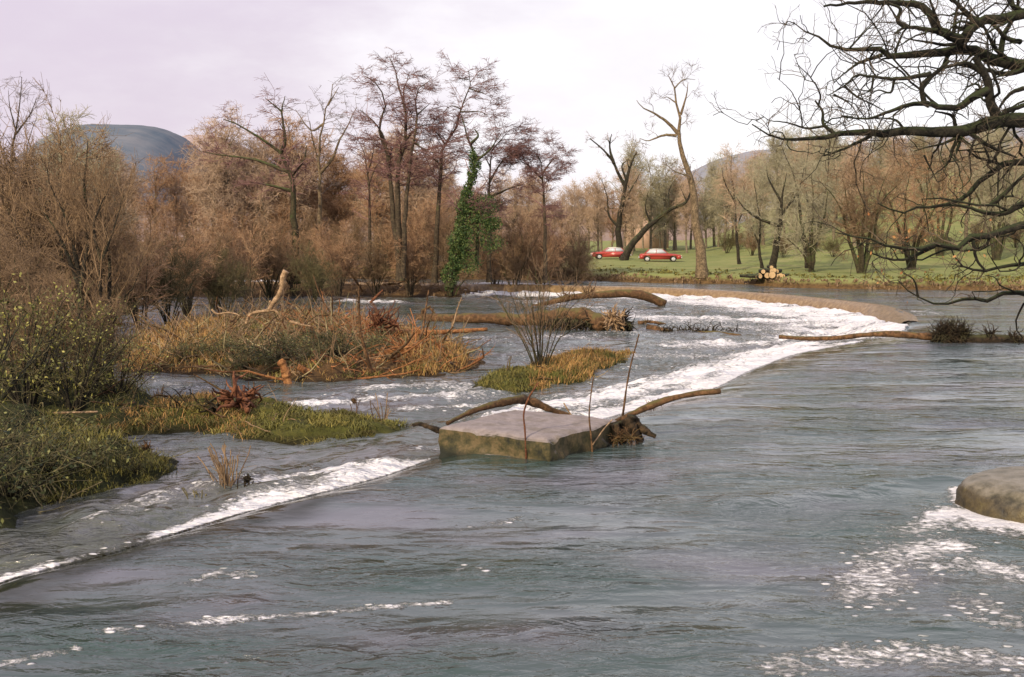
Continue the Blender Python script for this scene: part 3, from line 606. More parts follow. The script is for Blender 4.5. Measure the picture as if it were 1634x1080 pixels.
# far bank, right half
def bankbase(px,py): return onground(px,py)
p=bankbase(880+235/2.133,80+700/2.133); YP=p[1]
stub=[dict(per_m=1.2,L=(.8,2.2),ang=(35,80),K=6,wander=.35,up=.1,ratio=.5,rmin=.03,rmax=.09,tmin=.3,big=True),dict(per_m=2.5,L=(.5,1.4),ang=(30,70),K=5,wander=.3,up=.1,ratio=.5,rmin=.015,rmax=.03),dict(per_m=9,L=(.3,.9),ang=(25,70),K=3,ratio=.6,rmin=.012,rmax=.014)]
traced('pollard_oak','gnarled bare old tree with stubby broken limbs above the left red car','tree',YP,ZC,[([(238,705),(225,610),(240,520),(250,460),(225,420),(205,370),(165,330),(130,300)],.42,.10),([(212,385),(198,330),(205,285)],.2,.07),([(250,460),(270,390),(290,345)],.24,.09),([(255,440),(240,395),(262,370)],.16,.06),([(225,600),(195,560),(190,500),(170,440)],.16,.04),([(240,520),(285,450),(300,420)],.16,.05)],BK_DARK,TW_BROWN,stub,base=p[2]-.1)
p=bankbase(880+512/2.133,80+768/2.133)
traced('ash_tree','tall bare tree with a lit tan trunk and twisting thin top','tree',p[1],ZC,[([(512,768),(500,640),(485,520),(480,450),(460,400),(435,330),(432,285),(440,240),(425,180),(415,120),(400,90)],.42,.05),([(432,285),(400,250),(350,215),(310,195),(290,170)],.15,.03),([(425,290),(380,290),(330,308),(300,300)],.12,.03),([(440,220),(460,150),(465,110)],.1,.03),([(470,430),(420,412),(390,390)],.08,.03),([(418,130),(450,100),(490,100)],.06,.02),([(425,180),(395,160),(380,165)],.06,.02)],BK_PALE,TW_GREY,[dict(per_m=1.6,L=(.8,2.2),ang=(35,80),K=6,up=.1,ratio=.4,rmin=.016,rmax=.04,tmin=.45),dict(per_m=3.2,L=(.5,1.5),ang=(30,75),K=5,ratio=.6,rmin=.013,rmax=.03),dict(per_m=11,L=(.3,.9),ang=(25,75),K=3,ratio=.6,rmin=.011,rmax=.013)],base=p[2]-.1)
p=bankbase(880+255/2.133,80+715/2.133)
traced('leaning_tree','dark trunk leaning far to the right until it crosses the tall tan tree','tree',p[1],ZC,[([(245,712),(270,665),(300,630),(340,590),(400,545),(460,515),(484,455)],.40,.14),([(340,590),(320,540),(330,480)],.1,.03),([(400,545),(400,480),(420,440)],.1,.03),([(460,515),(440,470)],.08,.03)],BK_DARK,TW_OLIVE,[dict(per_m=1.,L=(1.,2.6),ang=(35,80),K=6,up=.25,ratio=.35,rmin=.02,rmax=.05,tmin=.2),dict(per_m=3.4,L=(.5,1.5),ang=(30,75),K=5,ratio=.6,rmin=.013,rmax=.03),dict(per_m=10,L=(.3,.9),ang=(25,75),K=3,ratio=.6,rmin=.011,rmax=.013)],base=p[2]-.1)
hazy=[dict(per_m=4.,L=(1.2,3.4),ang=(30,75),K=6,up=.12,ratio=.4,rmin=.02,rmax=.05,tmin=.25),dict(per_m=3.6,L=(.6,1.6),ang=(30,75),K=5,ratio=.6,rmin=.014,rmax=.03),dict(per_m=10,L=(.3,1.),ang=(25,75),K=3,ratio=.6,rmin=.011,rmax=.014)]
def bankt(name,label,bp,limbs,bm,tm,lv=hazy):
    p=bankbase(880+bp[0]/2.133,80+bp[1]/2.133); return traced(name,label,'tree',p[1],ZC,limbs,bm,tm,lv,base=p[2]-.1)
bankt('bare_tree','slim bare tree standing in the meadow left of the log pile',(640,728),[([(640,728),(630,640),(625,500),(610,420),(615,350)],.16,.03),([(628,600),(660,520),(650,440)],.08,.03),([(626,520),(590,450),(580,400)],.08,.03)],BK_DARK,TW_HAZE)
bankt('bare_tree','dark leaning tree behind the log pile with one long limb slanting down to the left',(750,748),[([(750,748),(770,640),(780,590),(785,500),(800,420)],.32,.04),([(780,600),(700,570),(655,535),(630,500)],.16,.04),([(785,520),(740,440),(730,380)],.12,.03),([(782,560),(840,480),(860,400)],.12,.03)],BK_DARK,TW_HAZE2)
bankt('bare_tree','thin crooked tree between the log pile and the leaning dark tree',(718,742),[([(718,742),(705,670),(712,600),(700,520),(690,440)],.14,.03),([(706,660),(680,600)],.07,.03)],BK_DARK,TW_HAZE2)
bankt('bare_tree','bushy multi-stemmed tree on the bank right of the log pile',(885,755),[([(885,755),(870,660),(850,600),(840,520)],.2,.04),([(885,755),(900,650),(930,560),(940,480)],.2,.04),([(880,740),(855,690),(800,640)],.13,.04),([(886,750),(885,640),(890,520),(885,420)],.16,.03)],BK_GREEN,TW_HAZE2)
def bt2(label,px,py,top,wd,bm,tm,lv=hazy,nst=5):
    p=bankbase(px,py); Ls=[]
    for i in range(nst):
        a=(i/(nst-1)-.5)*wd if nst>1 else 0; Ls.append(([(px+a*.04,py),(px+a*.25+rng.normal()*4,py-(py-top)*.3),(px+a*.6+rng.normal()*6,py-(py-top)*.65),(px+a+rng.normal()*6,top+abs(a)*.35)],.18,.03))
    return traced('bare_tree',label,'tree',p[1],(0,0,1.),Ls,bm,tm,lv,base=p[2]-.1)
bt2('round bare tree with several stems, second to the right of the log pile',1375,436,268,120,BK_GREEN,TW_BROWN)
bt2('tall narrow bare tree behind the tip of the oak branch',1290,428,215,80,BK_DARK,TW_HAZE2,nst=3)
bt2('reddish bare tree beneath the oak boughs, right of the round tree',1455,430,262,130,BK_GREEN,TW_RED,nst=4)
bt2('bare tree half hidden behind the oak at the right edge',1590,415,215,150,BK_GREEN,TW_HAZE2,nst=5)
bt2('bare tree on the slope behind the middle of the oak boughs',1500,408,210,140,BK_GREEN,TW_BROWN,nst=4)

# ------------------------------------------------------------------ left willow and far left tree
ZL0=(0,80,1.867)
wl=[dict(per_m=6,L=(.7,2.0),ang=(20,55),K=6,wander=.15,up=.16,ratio=.4,rmin=.009,rmax=.025,tmin=.2),dict(per_m=6,L=(.4,1.1),ang=(20,55),K=5,wander=.18,up=.1,ratio=.6,rmin=.006,rmax=.010),dict(per_m=11,L=(.2,.6),ang=(20,60),K=3,ratio=.6,rmin=.0042,rmax=.005)]
traced('willow_tree','reddish many-stemmed willow rising above the olive bush at the left','willow',27,ZL0,[([(250,1000),(240,780),(235,660),(215,560),(190,480),(150,400),(140,350)],.13,.015),([(240,720),(262,560),(252,400),(262,270)],.09,.015),([(290,1010),(295,800),(302,640),(330,560),(370,430)],.10,.015),([(320,1010),(325,790),(325,600),(295,450),(300,360)],.09,.015),([(330,1010),(345,780),(400,700),(430,600)],.05,.012),([(236,700),(180,560),(120,470)],.07,.015),([(302,640),(280,520),(330,400)],.05,.012)],BK_DARK,TW_BROWN,wl)
traced('tall_poplar','tall thin bare tree at the left edge, top well above the willow','tree',48,ZL0,[([(15,820),(20,520),(32,380),(47,240),(60,160),(65,80)],.16,.02),([(32,380),(5,300),(-5,230)],.05,.02),([(47,240),(30,170),(25,120)],.04,.015),([(47,250),(90,190),(110,140)],.05,.015),([(50,820),(72,500),(76,380),(84,280),(110,200)],.1,.02)],BK_ALDER,TW_GREY,[dict(per_m=2.6,L=(.9,2.4),ang=(25,60),K=6,up=.14,ratio=.4,rmin=.012,rmax=.03,tmin=.3),dict(per_m=4,L=(.4,1.2),ang=(25,60),K=5,up=.05,ratio=.6,rmin=.008,rmax=.014),dict(per_m=10,L=(.2,.7),ang=(25,60),K=3,ratio=.6,rmin=.007,rmax=.008)])

# ------------------------------------------------------------------ shrubs (prototypes, then copies with their own labels)
def shrub_proto(name,label,cat,h,w,nst,bm,tm,lv,r0=.05,group=None,leafmat=None,leafsz=.05,leafd=8,bend=.3):
    P=[];R=[]
    for i in range(nst):
        a=rng.random()*6.283; s=rng.random()**.7*w; hh=h*rng.uniform(.65,1.)*(1-.3*s/w)
        b=np.array([math.cos(a),math.sin(a),0]); k=np.linspace(0,1,8)[:,None]
        q=b*(.12*w*rng.random())+b*s*(k**1.2)+np.array([0,0,1])*hh*(k**(1-bend*.3))+rng.normal(0,.02*h,(8,3))*k
        P.append(resample(q,10)); R.append(np.linspace(r0*rng.uniform(.5,1),r0*.2,10))
    L0=(np.array(P),np.array(R))
    def ex(root,b0,src):
        if leafmat:
            mb=MB(); pts=np.concatenate([along(b,leafd) for b in src[1:]]); leaves(mb,pts,leafsz); mb.build('leaves',leafmat,root,smooth=False)
    return finish(name,label,cat,np.zeros(3),L0,bm,tm,lv,group,ex,5)
def place(root,px,py,z,sc,label,first=[],rz=None,cp=True):
    if z>=0: p=onground(px,py)
    else: p=onisl(px,py)
    zz=p[2]-.05
    loc=(p[0],p[1],zz)
    if id(root) not in USED:
        USED.add(id(root)); root.location=loc; root.rotation_euler.z=rng.random()*6 if rz is None else rz; root.scale=(sc,)*3 if np.isscalar(sc) else sc; root['label']=label; return root
    return dup(root,loc,rng.random()*6 if rz is None else rz,sc,label)
USED=set()
sl=lambda rt,d=1.: [dict(per_m=5*d,L=(.7,2.0),ang=(20,60),K=6,wander=.2,up=.12,ratio=.5,rmin=rt*2,rmax=rt*4,tmin=.2),dict(per_m=4*d,L=(.4,1.2),ang=(20,60),K=5,up=.06,ratio=.6,rmin=rt*1.3,rmax=rt*2),dict(per_m=11*d,L=(.2,.7),ang=(25,65),K=3,ratio=.6,rmin=rt,rmax=rt*1.2)]
SH_RED=[shrub_proto('willow_scrub','x','shrub',6.,2.6,n,BK_ALDER,TW_RED,sl(.008,1.0),.05) for n in (12,15)]
SH_BR=[shrub_proto('brown_scrub','x','shrub',5.,2.2,n,BK_GREEN,TW_BROWN,sl(.008,1.),.05) for n in (11,14)]
SH_OL=[shrub_proto('olive_scrub','x','shrub',4.,2.0,14,BK_GREEN,TW_OLIVE,sl(.007,1.1),.04)]
scr=[(0,225,525,-.4,.95,'reddish willow scrub just right of the many-stemmed willow'),(1,300,502,-.4,.95,'reddish scrub standing over the white rapids at the left'),(0,395,480,-.4,1.0,'tall red-brown scrub beneath the wide spreading tree'),
(0,470,470,-.5,.9,'red-brown scrub left of the tallest alder stems'),(1,540,468,-.5,.85,'red-brown scrub in front of the thin dark alder'),(1,655,468,-.5,.9,'reddish scrub around the foot of the tallest alder'),
(0,790,466,-.5,.95,'pale reddish scrub right of the ivy tree'),(1,860,466,-.5,.95,'reddish scrub on the islet tip left of the gnarled tree'),(0,60,500,-.4,1.2,'red-brown scrub low at the left edge behind the olive bush')]
for k,px,py,z,sc,l in scr: place(SH_RED[k],px,py,z,sc,l)
scr=[(0,340,492,-.4,.9,'brown scrub with crooked stems beside the pale broken branch'),(1,130,512,-.4,1.15,'brown scrub seen through the stems of the willow'),(1,430,474,-.5,1.1,'brown scrub below the pale forked tree'),(0,600,468,-.5,1.,'brown scrub between the thin alder and tallest alder'),
(1,720,468,-.5,1.1,'brown scrub behind the foot of the ivy tree'),(0,820,467,-.5,1.1,'grey-brown scrub below the low flat-topped alder'),(0,915,462,-.5,.85,'small brown scrub at the right end of the far islet'),(1,20,560,-.4,.9,'brown scrub at the left edge beside the olive bush')]
for k,px,py,z,sc,l in scr: place(SH_BR[k],px,py,z,sc,l)
for px,py,z,sc,l in [(270,515,-.4,.9,'olive-green scrub left of the pale broken branch'),(360,500,-.4,.75,'low olive scrub behind the pale broken branch'),(165,530,-.4,.8,'olive scrub behind the foot of the willow'),(500,480,-.5,.8,'low olive scrub on the far islet left of the alders')]: place(SH_OL[0],px,py,z,sc,l)

for i,(px,py) in enumerate([(1160,404),(1200,408),(1250,411),(1330,410),(1400,408),(1440,405),(1500,402),(1560,398),(1620,395),(1180,398),(1300,402),(1470,398)]):
    p=onground(px,py); pr=(SH_OL+SH_BR)[i%3]; dup(pr,(p[0],p[1],p[2]-.1),rng.random()*6,rng.uniform(.5,.85),'olive scrub dotted over the far meadow below the oak boughs','scrub dotted over the far meadow')
k=0
for px in list(range(-60,760,62)):
    k+=1; yy=455+rng.uniform(-2,2); pr=(SH_RED+SH_BR)[k%4]; X_=at(px,450,0); Yv=X_[1]+8+rng.uniform(0,7); x=(px-817)*Yv/F
    dup(pr,(x,Yv,gz(x,Yv)-.1),rng.random()*6,(rng.uniform(.9,1.2) if px>330 else rng.uniform(.7,.9)),'reddish-brown scrub on the far bank behind the alders','scrub along the far bank behind the alders')
for px in (775,835,890,925): 
    k+=1; p=onground(px,446); pr=(SH_RED+SH_BR)[k%4]; dup(pr,(p[0],p[1]+1.5,p[2]-.1),rng.random()*6,rng.uniform(.7,.95),'low brown scrub on the far bank between the alders and the red cars','scrub on the bank before the red cars')
for k_,px,py,sc,l in [(0,55,632,.62,'bare brown thicket between the olive bushes at the left edge'),(1,150,628,.5,'bare brown thicket around the feet of the willow stems'),(0,-20,610,.8,'bare thicket cut off by the left edge behind the olive bushes'),(1,95,535,1.72,'tallest olive-brown thicket behind the willow, hiding the left flank of the blue hill'),(0,150,530,1.3,'tall brown thicket behind the right-hand willow stems'),(1,40,528,1.55,'tall brown thicket behind the left side of the willow')]:
    place(SH_BR[k_],px,py,-.4,(sc*.8,sc*.8,sc*1.08) if sc>1 else sc,l)
# dark brush heaps on the middle islet
BR=[shrub_proto('brush_heap','x','brush',1.1,1.1,26,BK_DARK,TW_OLIVE,[dict(per_m=4,L=(.4,1.1),ang=(20,80),K=5,wander=.35,up=-.05,ratio=.5,rmin=.008,rmax=.014,tmin=.1),dict(per_m=8,L=(.2,.6),ang=(20,80),K=4,wander=.35,ratio=.6,rmin=.006,rmax=.008)],.02,leafmat=LEAF_BRAMBLE,leafsz=.07,leafd=5)]
for px,py,sc,l in [(440,578,1.25,'tangled olive brush heap left of centre on the middle islet'),(545,572,1.35,'dark tangled brush heap right of centre on the middle islet'),(500,560,1.1,'brown brush behind the two dark heaps on the islet'),(352,570,1.0,'low brush below the pale broken branch'),(300,575,.9,'low brush at the left end of the middle islet'),(610,560,.9,'brush beside the pale horizontal trunk on the islet'),(395,588,.8,'small brush at the front edge of the middle islet')]:
    place(BR[0],px,py,-.2,(sc*.95,sc*.95,sc*.66),l)
# shrub on the small islet behind the slab
s5=shrub_proto('willow_bush','slender bare bush on the small grassy islet behind the concrete block','bush',3.9,1.7,20,BK_GREEN,TW_BROWN,[dict(per_m=3.6,L=(.5,1.3),ang=(15,45),K=6,wander=.15,up=.15,ratio=.5,rmin=.007,rmax=.012,tmin=.2),dict(per_m=5.,L=(.3,.8),ang=(15,50),K=4,up=.1,ratio=.6,rmin=.0055,rmax=.0065)],.028)
place(s5,862,588,-.3,1.,s5['label'],rz=.4)

# leafy bushes, left foreground
lf=[dict(per_m=3.,L=(.4,1.2),ang=(20,65),K=5,wander=.25,up=.08,ratio=.5,rmin=.006,rmax=.014,tmin=.15),dict(per_m=5,L=(.2,.6),ang=(20,65),K=4,wander=.25,ratio=.6,rmin=.0035,rmax=.006)]
O1=shrub_proto('olive_bush','x','bush',2.7,1.5,24,BK_DARK,TW_OLIVE,lf,.03,leafmat=LEAF_OLIVE,leafsz=.07,leafd=4.5)
for px,py,sc,l in [(120,655,1.0,'yellow-olive leafy bush in front of the willow stems'),(40,650,1.15,'olive leafy bush at the left edge, left of the willow'),(185,648,.8,'low olive bush hugging the foot of the willow'),(-30,690,1.1,'grey-olive bush cut off by the left edge')]:
    place(O1,px,py,-.2,sc,l)
B1=shrub_proto('bramble_bush','x','bush',1.0,1.2,26,BK_DARK,TW_OLIVE,[dict(per_m=4,L=(.3,.9),ang=(20,80),K=5,wander=.35,up=-.03,droop=.08,ratio=.5,rmin=.005,rmax=.01,tmin=.1),dict(per_m=6,L=(.15,.45),ang=(20,80),K=3,wander=.3,ratio=.6,rmin=.003,rmax=.004)],.016,leafmat=LEAF_BRAMBLE,leafsz=.055,leafd=7)
for px,py,sc,l in [(20,790,1.25,'dark bramble at the lower left edge over the weir foam'),(75,760,.85,'dark bramble with pale hanging stalks at the lower left'),(150,745,.5,'low dark bramble in the middle of the lower left bank'),(215,742,.36,'small bramble on the tip of the lower left bank'),(-60,800,1.3,'black-green bramble cut off by the left edge'),(20,715,.8,'tall dark bramble behind the lower left bank')]:
    place(B1,px,py,-.1,sc,l)

# ------------------------------------------------------------------ background wood (copies)
def tree_proto(name,h,tm,bm,nl,d):
    st=resample(np.array([[0,0,0],[.1,.0,h*.3],[-.1,.1,h*.6],[.15,0,h*.95]])+rng.normal(0,.12,(4,3))*np.array([1,1,0]),10)
    b0=(st[None],np.linspace(.22,.04,10)[None]*h/11)
    b1=spawn(b0,nl*1.9,(h*.25,h*.5),(30,60),K=10,wander=.16,up=.22,ratio=.55,tmin=.22,rmin=.04)
    L0=cat((b0[0],b0[1]),b1)
    return finish(name,'x','tree',np.zeros(3),L0,bm,tm,[dict(per_m=3.6*d,L=(.9,2.6),ang=(30,75),K=6,up=.1,ratio=.45,rmin=.02,rmax=.05,tmin=.15),dict(per_m=3.4*d,L=(.5,1.5),ang=(30,75),K=4,ratio=.6,rmin=.018,rmax=.025),dict(per_m=8*d,L=(.4,1.1),ang=(25,75),K=3,ratio=.6,rmin=.014,rmax=.018)],sides=6)
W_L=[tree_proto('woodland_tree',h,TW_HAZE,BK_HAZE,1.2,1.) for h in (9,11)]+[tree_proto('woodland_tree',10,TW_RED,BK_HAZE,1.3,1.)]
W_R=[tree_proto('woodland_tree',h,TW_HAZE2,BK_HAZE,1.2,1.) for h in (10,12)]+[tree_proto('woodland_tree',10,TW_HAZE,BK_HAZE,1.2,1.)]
def wood(protos,x0,x1,Y0,Y1,n,label,group,smin=.75,smax=1.15):
    for i in range(n):
        Yv=rng.uniform(Y0,Y1); px=x0+(x1-x0)*(i+.5+rng.uniform(-.6,.6))/n; X_=(px-817)*Yv/F; zz=gz(X_,Yv)-.1
        r=protos[rng.integers(0,len(protos))]; sc=rng.uniform(smin,smax)
        if id(r) not in USED:
            USED.add(id(r)); r.location=(X_,Yv,zz); r.scale=(sc,)*3; r['label']=label; r['group']=group; r.rotation_euler.z=rng.random()*6
        else: dup(r,(X_,Yv,zz),rng.random()*6,sc,label,group)
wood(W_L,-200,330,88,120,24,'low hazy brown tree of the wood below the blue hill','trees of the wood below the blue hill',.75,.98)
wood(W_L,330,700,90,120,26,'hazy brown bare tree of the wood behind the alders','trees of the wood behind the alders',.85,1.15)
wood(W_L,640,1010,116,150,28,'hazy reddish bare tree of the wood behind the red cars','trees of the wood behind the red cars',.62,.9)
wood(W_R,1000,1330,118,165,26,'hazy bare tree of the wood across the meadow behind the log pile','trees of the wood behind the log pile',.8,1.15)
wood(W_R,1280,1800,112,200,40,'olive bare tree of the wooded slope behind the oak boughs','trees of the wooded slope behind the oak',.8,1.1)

for px,Yv,sc,l in [(128,58,.92,'olive-brown tree whose crown hides the left flank of the blue hill'),(92,60,.80,'smaller olive-brown tree between the tall thin edge tree and the hill'),(160,64,.78,'low olive-brown tree against the middle of the blue hill')]:
    x=(px-817)*Yv/F; t=dup(W_R[0] if px!=92 else W_R[1],(x,Yv,-.5),rng.random()*6,sc*(1 if px!=92 else .85),l); del t['group']
    tag(islet_knoll(x,Yv),kind='structure')
# ------------------------------------------------------------------ overhanging oak
ZO=(1180,0,2.987); ZP=(1180,0,1.544)
def Zc(pl): return [(x*2.987/1.544,y*2.987/1.544) for x,y in pl]
oak=[([(2560,1900),(2450,1500),(2380,1100),(2250,800),(2050,650),(1800,580)],0.3517,0.1984),
 ([(1800,580),(1560,575),(1356,572),(1240,570),(1150,600),(1050,630),(930,628),(780,630),(620,632),(500,630),(390,650),(250,662),(180,655),(60,592)],0.1297,0.0118),
 ([(2050,650),(1800,420),(1560,330),(1356,310),(1240,290),(1120,250),(1000,240),(880,258),(740,270),(680,262),(650,230),(540,235),(460,225),(390,180),(330,170),(255,105)],0.1424,0.0099),
 ([(2050,650),(1900,300),(1650,120),(1500,70),(1356,62),(1250,85),(1130,110),(1060,190)],0.1172,0.0892),
 ([(1060,190),(960,150),(900,60),(840,20),(700,12),(560,10),(400,30)],0.0628,0.0218),
 ([(1060,190),(940,150),(800,130),(740,160)],0.0503,0.0198),([(800,130),(755,100),(765,40),(700,15)],0.0335,0.0198),
 ([(1240,570),(1200,500),(1180,380),(1120,270)],0.0669,0.0595),
 ([(1180,430),(1100,470),(1050,510),(960,510),(880,490),(800,500),(690,540),(640,560),(540,565),(490,550)],0.0519,0.0118),
 ([(880,490),(870,410),(920,360),(1000,290)],0.0335,0.0298),([(910,350),(780,375),(640,365),(560,360),(500,410),(420,455)],0.0293,0.0099),
 ([(680,262),(570,300),(500,350),(450,395)],0.0293,0.0099),([(450,635),(400,590),(395,530),(360,480)],0.0251,0.0178),([(375,500),(385,450),(340,370),(270,300)],0.0133,0.0060),
 ([(410,600),(320,610),(210,580),(150,575),(100,545)],0.0168,0.0060),([(300,605),(290,530),(250,440),(180,370)],0.0100,0.0049),
 ([(630,645),(540,690),(470,720),(400,742)],0.0235,0.0178),([(780,610),(740,570),(640,560)],0.0168,0.0118),([(1030,600),(1010,550),(930,530)],0.0251,0.0148),
 ([(520,235),(600,150),(670,85)],0.0152,0.0079),([(1356,62),(1300,20),(1310,-60)],0.0419,0.0298),([(1130,110),(1080,60),(1000,-20)],0.0419,0.0298),([(1020,160),(1030,80),(1050,-30)],0.0251,0.0198),([(960,150),(930,60),(900,-20)],0.0251,0.0198),
 ([(1240,290),(1260,170),(1320,60),(1330,-20)],0.0419,0.0298),([(1700,560),(1500,500),(1356,500),(1240,550)],0.0503,0.0397),([(1150,345),(1080,300),(950,340),(880,420)],0.0293,0.0118),
 ([(1060,630),(1020,700),(990,780),(930,830)],0.0293,0.0099),([(1080,630),(980,680),(900,700),(830,720)],0.0251,0.0079),([(880,740),(920,820),(945,870)],0.0133,0.0060),([(1090,630),(1200,700),(1320,750)],0.0293,0.0198),
 ([(2250,800),(1800,760),(1500,770),(1356,770),(1260,780),(1160,860)]+Zc([(560,480),(500,505),(440,512),(390,525),(340,500)]),0.0921,0.0118),
 ([(2380,1100),(1900,1020),(1500,1050)]+Zc([(701,555),(640,570),(570,590),(500,605),(440,612),(380,608),(330,595),(285,582),(235,572)]),0.1088,0.0079),
 ([(2380,1100),(1900,1200),(1500,1240)]+Zc([(701,655),(650,655),(590,668),(560,660),(530,630),(520,605)]),0.0837,0.0118),
 ([(2450,1500),(1900,1420),(1500,1395)]+Zc([(701,722),(650,722),(600,745),(575,735),(540,738),(500,748),(440,730),(390,690)]),0.0837,0.0099),
 (Zc([(701,500),(650,525),(600,522),(540,505),(500,510)]),0.0419,0.0099),(Zc([(480,607),(400,640),(330,625),(300,600)]),0.0251,0.0079),(Zc([(620,505),(660,470),(701,430)]),0.0335,0.0298),
 (Zc([(575,592),(585,640),(610,670)]),0.0209,0.0198),(Zc([(440,730),(430,690),(400,670)]),0.0168,0.0079),
 ([(1300,300),(1220,230),(1160,120),(1090,20)],.035,.012),([(1340,200),(1270,180),(1200,110),(1120,90),(1040,60)],.035,.01),([(1356,330),(1280,350),(1200,340),(1110,320),(1010,310),(930,350)],.04,.01),
 ([(1120,250),(1050,210),(980,215),(900,200),(830,190),(770,175)],.035,.008),([(1356,420),(1300,440),(1260,480),(1230,530)],.03,.02),([(1160,450),(1130,400),(1060,430)],.02,.008),([(1000,250),(960,330),(900,380),(870,450)],.03,.012),([(740,370),(720,440),(660,430),(600,470)],.018,.006),([(640,365),(620,430),(540,420)],.016,.005),([(500,410),(560,460),(640,500),(690,530)],.015,.01),([(450,450),(520,490),(560,540)],.013,.006),
 ([(1250,700),(1210,760),(1160,800)],.02,.008),([(1320,760),(1250,850),(1200,890)],.02,.008)]
owl=[dict(per_m=3.0,L=(.5,1.7),ang=(30,80),K=8,wander=.42,up=.06,ratio=.5,rmin=.007,rmax=.02,tmin=.12,big=True),dict(frm=(0,1),per_m=4.2,L=(.3,.95),ang=(30,80),K=6,wander=.38,up=.05,ratio=.5,rmin=.005,rmax=.009),dict(per_m=8.,L=(.12,.42),ang=(30,75),K=4,wander=.3,up=.05,ratio=.65,rmin=.0026,rmax=.004)]
def oleaf(root,b0,src):
    mb=MB(); pts=along(src[3],3.0,.03,.5); py=pyof(pts); px=pxof(pts); m=(py>330)&(px<1600); pts=pts[m]; pts=pts[rng.random(len(pts))<.55]; leaves(mb,pts-b0,.045); mb.build('leaves',LEAF_OAK,root,smooth=False)
oakt=traced('oak_tree','big dark mossy oak reaching over the river from the right edge','tree',13.5,ZO,oak,BK_OAK,TW_OAK,owl,jd=.16,extra=oleaf,K=26,sides=9,base=.4)

# ------------------------------------------------------------------ concrete block, boulder
def concrete():
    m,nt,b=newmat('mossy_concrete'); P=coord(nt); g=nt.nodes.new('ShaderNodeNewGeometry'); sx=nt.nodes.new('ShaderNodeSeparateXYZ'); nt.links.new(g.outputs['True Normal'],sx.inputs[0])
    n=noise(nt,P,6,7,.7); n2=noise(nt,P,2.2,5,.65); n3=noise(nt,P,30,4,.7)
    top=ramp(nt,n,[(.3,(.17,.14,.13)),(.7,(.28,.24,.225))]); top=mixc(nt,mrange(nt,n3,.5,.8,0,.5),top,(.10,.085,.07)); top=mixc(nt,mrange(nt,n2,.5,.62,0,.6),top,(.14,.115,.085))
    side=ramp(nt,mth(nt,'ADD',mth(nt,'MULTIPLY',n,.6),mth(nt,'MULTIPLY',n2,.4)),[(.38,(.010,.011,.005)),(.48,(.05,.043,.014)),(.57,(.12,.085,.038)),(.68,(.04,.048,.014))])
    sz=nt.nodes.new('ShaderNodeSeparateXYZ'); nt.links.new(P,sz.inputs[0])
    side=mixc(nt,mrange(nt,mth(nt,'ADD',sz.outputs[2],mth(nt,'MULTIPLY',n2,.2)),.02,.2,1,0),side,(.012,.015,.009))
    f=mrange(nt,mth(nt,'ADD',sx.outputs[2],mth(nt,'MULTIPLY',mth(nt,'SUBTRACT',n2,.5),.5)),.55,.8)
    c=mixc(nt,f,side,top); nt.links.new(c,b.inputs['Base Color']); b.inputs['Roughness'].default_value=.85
    nt.links.new(bump(nt,mth(nt,'ADD',n,mth(nt,'MULTIPLY',n3,.4)),.8,.03),b.inputs['Normal']); return m
CONC=concrete()
def blockmesh(corners,z0,z1,n,seed,amp=.02):
    c=[np.array(p[:2]) for p in corners]; mb=MB(); u=np.linspace(0,1,n)
    U,Vv=np.meshgrid(u,u); pt=lambda a,b:(c[0]*(1-a)[...,None]*(1-b)[...,None]+c[1]*a[...,None]*(1-b)[...,None]+c[2]*a[...,None]*b[...,None]+c[3]*(1-a)[...,None]*b[...,None])
    top=pt(U,Vv); e=np.minimum(np.minimum(U,1-U),np.minimum(Vv,1-Vv)); Z=z1-.05*np.exp(-e/.02)+amp*.5*vnoise(top[...,0],top[...,1],4,seed,4)
    I=np.arange(n*n).reshape(n,n); q=np.stack([I[:-1,:-1],I[:-1,1:],I[1:,1:],I[1:,:-1]],-1).reshape(-1,4)
    mb.add(np.concatenate([top,Z[...,None]],-1),q)
    rim=np.concatenate([np.stack([u,0*u],1)[:-1],np.stack([0*u+1,u],1)[:-1],np.stack([1-u,0*u+1],1)[:-1],np.stack([0*u,1-u],1)[:-1]]); m=len(rim)
    rp=pt(rim[:,0],rim[:,1]); ctr=rp.mean(0); out=nrm(rp-ctr); rz=np.array([Z[int(round(b*(n-1))),int(round(a*(n-1)))] for a,b in rim]); h=14; rows=[]
    for k in range(h):
        t=k/(h-1); zz=rz*(1-t)+z0*t; pert=vnoise(rp[:,0]*1.+zz,rp[:,1]*1.+zz*2,5,seed+3,4)*amp*1.8*min(1,t*4)+.05*t
        rows.append(np.c_[rp+out*pert[:,None],zz])
    V=np.array(rows); I=np.arange(h*m).reshape(h,m); J=np.roll(I,-1,1); q=np.stack([I[:-1],I[1:],J[1:],J[:-1]],-1).reshape(-1,4); mb.add(V,q)
    for v in mb.v:
        x,y=v.reshape(-1,3)[:,0].copy(),v.reshape(-1,3)[:,1].copy(); w=v.reshape(-1,3); w[:,0]+=.035*vnoise(x,y,3.1,seed+7,4); w[:,1]+=.035*vnoise(x,y,3.3,seed+8,4)
        chip=np.clip(vnoise(x,y,6.5,seed+9,4)-.25,0,1)*np.exp(-(np.minimum.reduce([pdist(x,y,[np.array(c[i]),np.array(c[(i+1)%4])]) for i in range(4)])/.07)**2); w[:,2]-=np.where(w[:,2]>z1-.2,chip*.10,0)
    return mb
zt=.40; c0=at(701,679,zt); c1=at(876,700,zt); c2=at(986,668,zt); c3=c0+c2-c1
mb=blockmesh([c0,c1,c2,c3],-1.0,zt,70,61,.05); o=mb.build('concrete_block',CONC,loc=(c1[0],c1[1],0)); tag(o,'low flat-topped concrete block with mossy sides standing in the river on the weir line','block')
cc=at(1698,806,0); mb=MB(); th=np.linspace(0,2*math.pi,120,endpoint=False); rows=[]
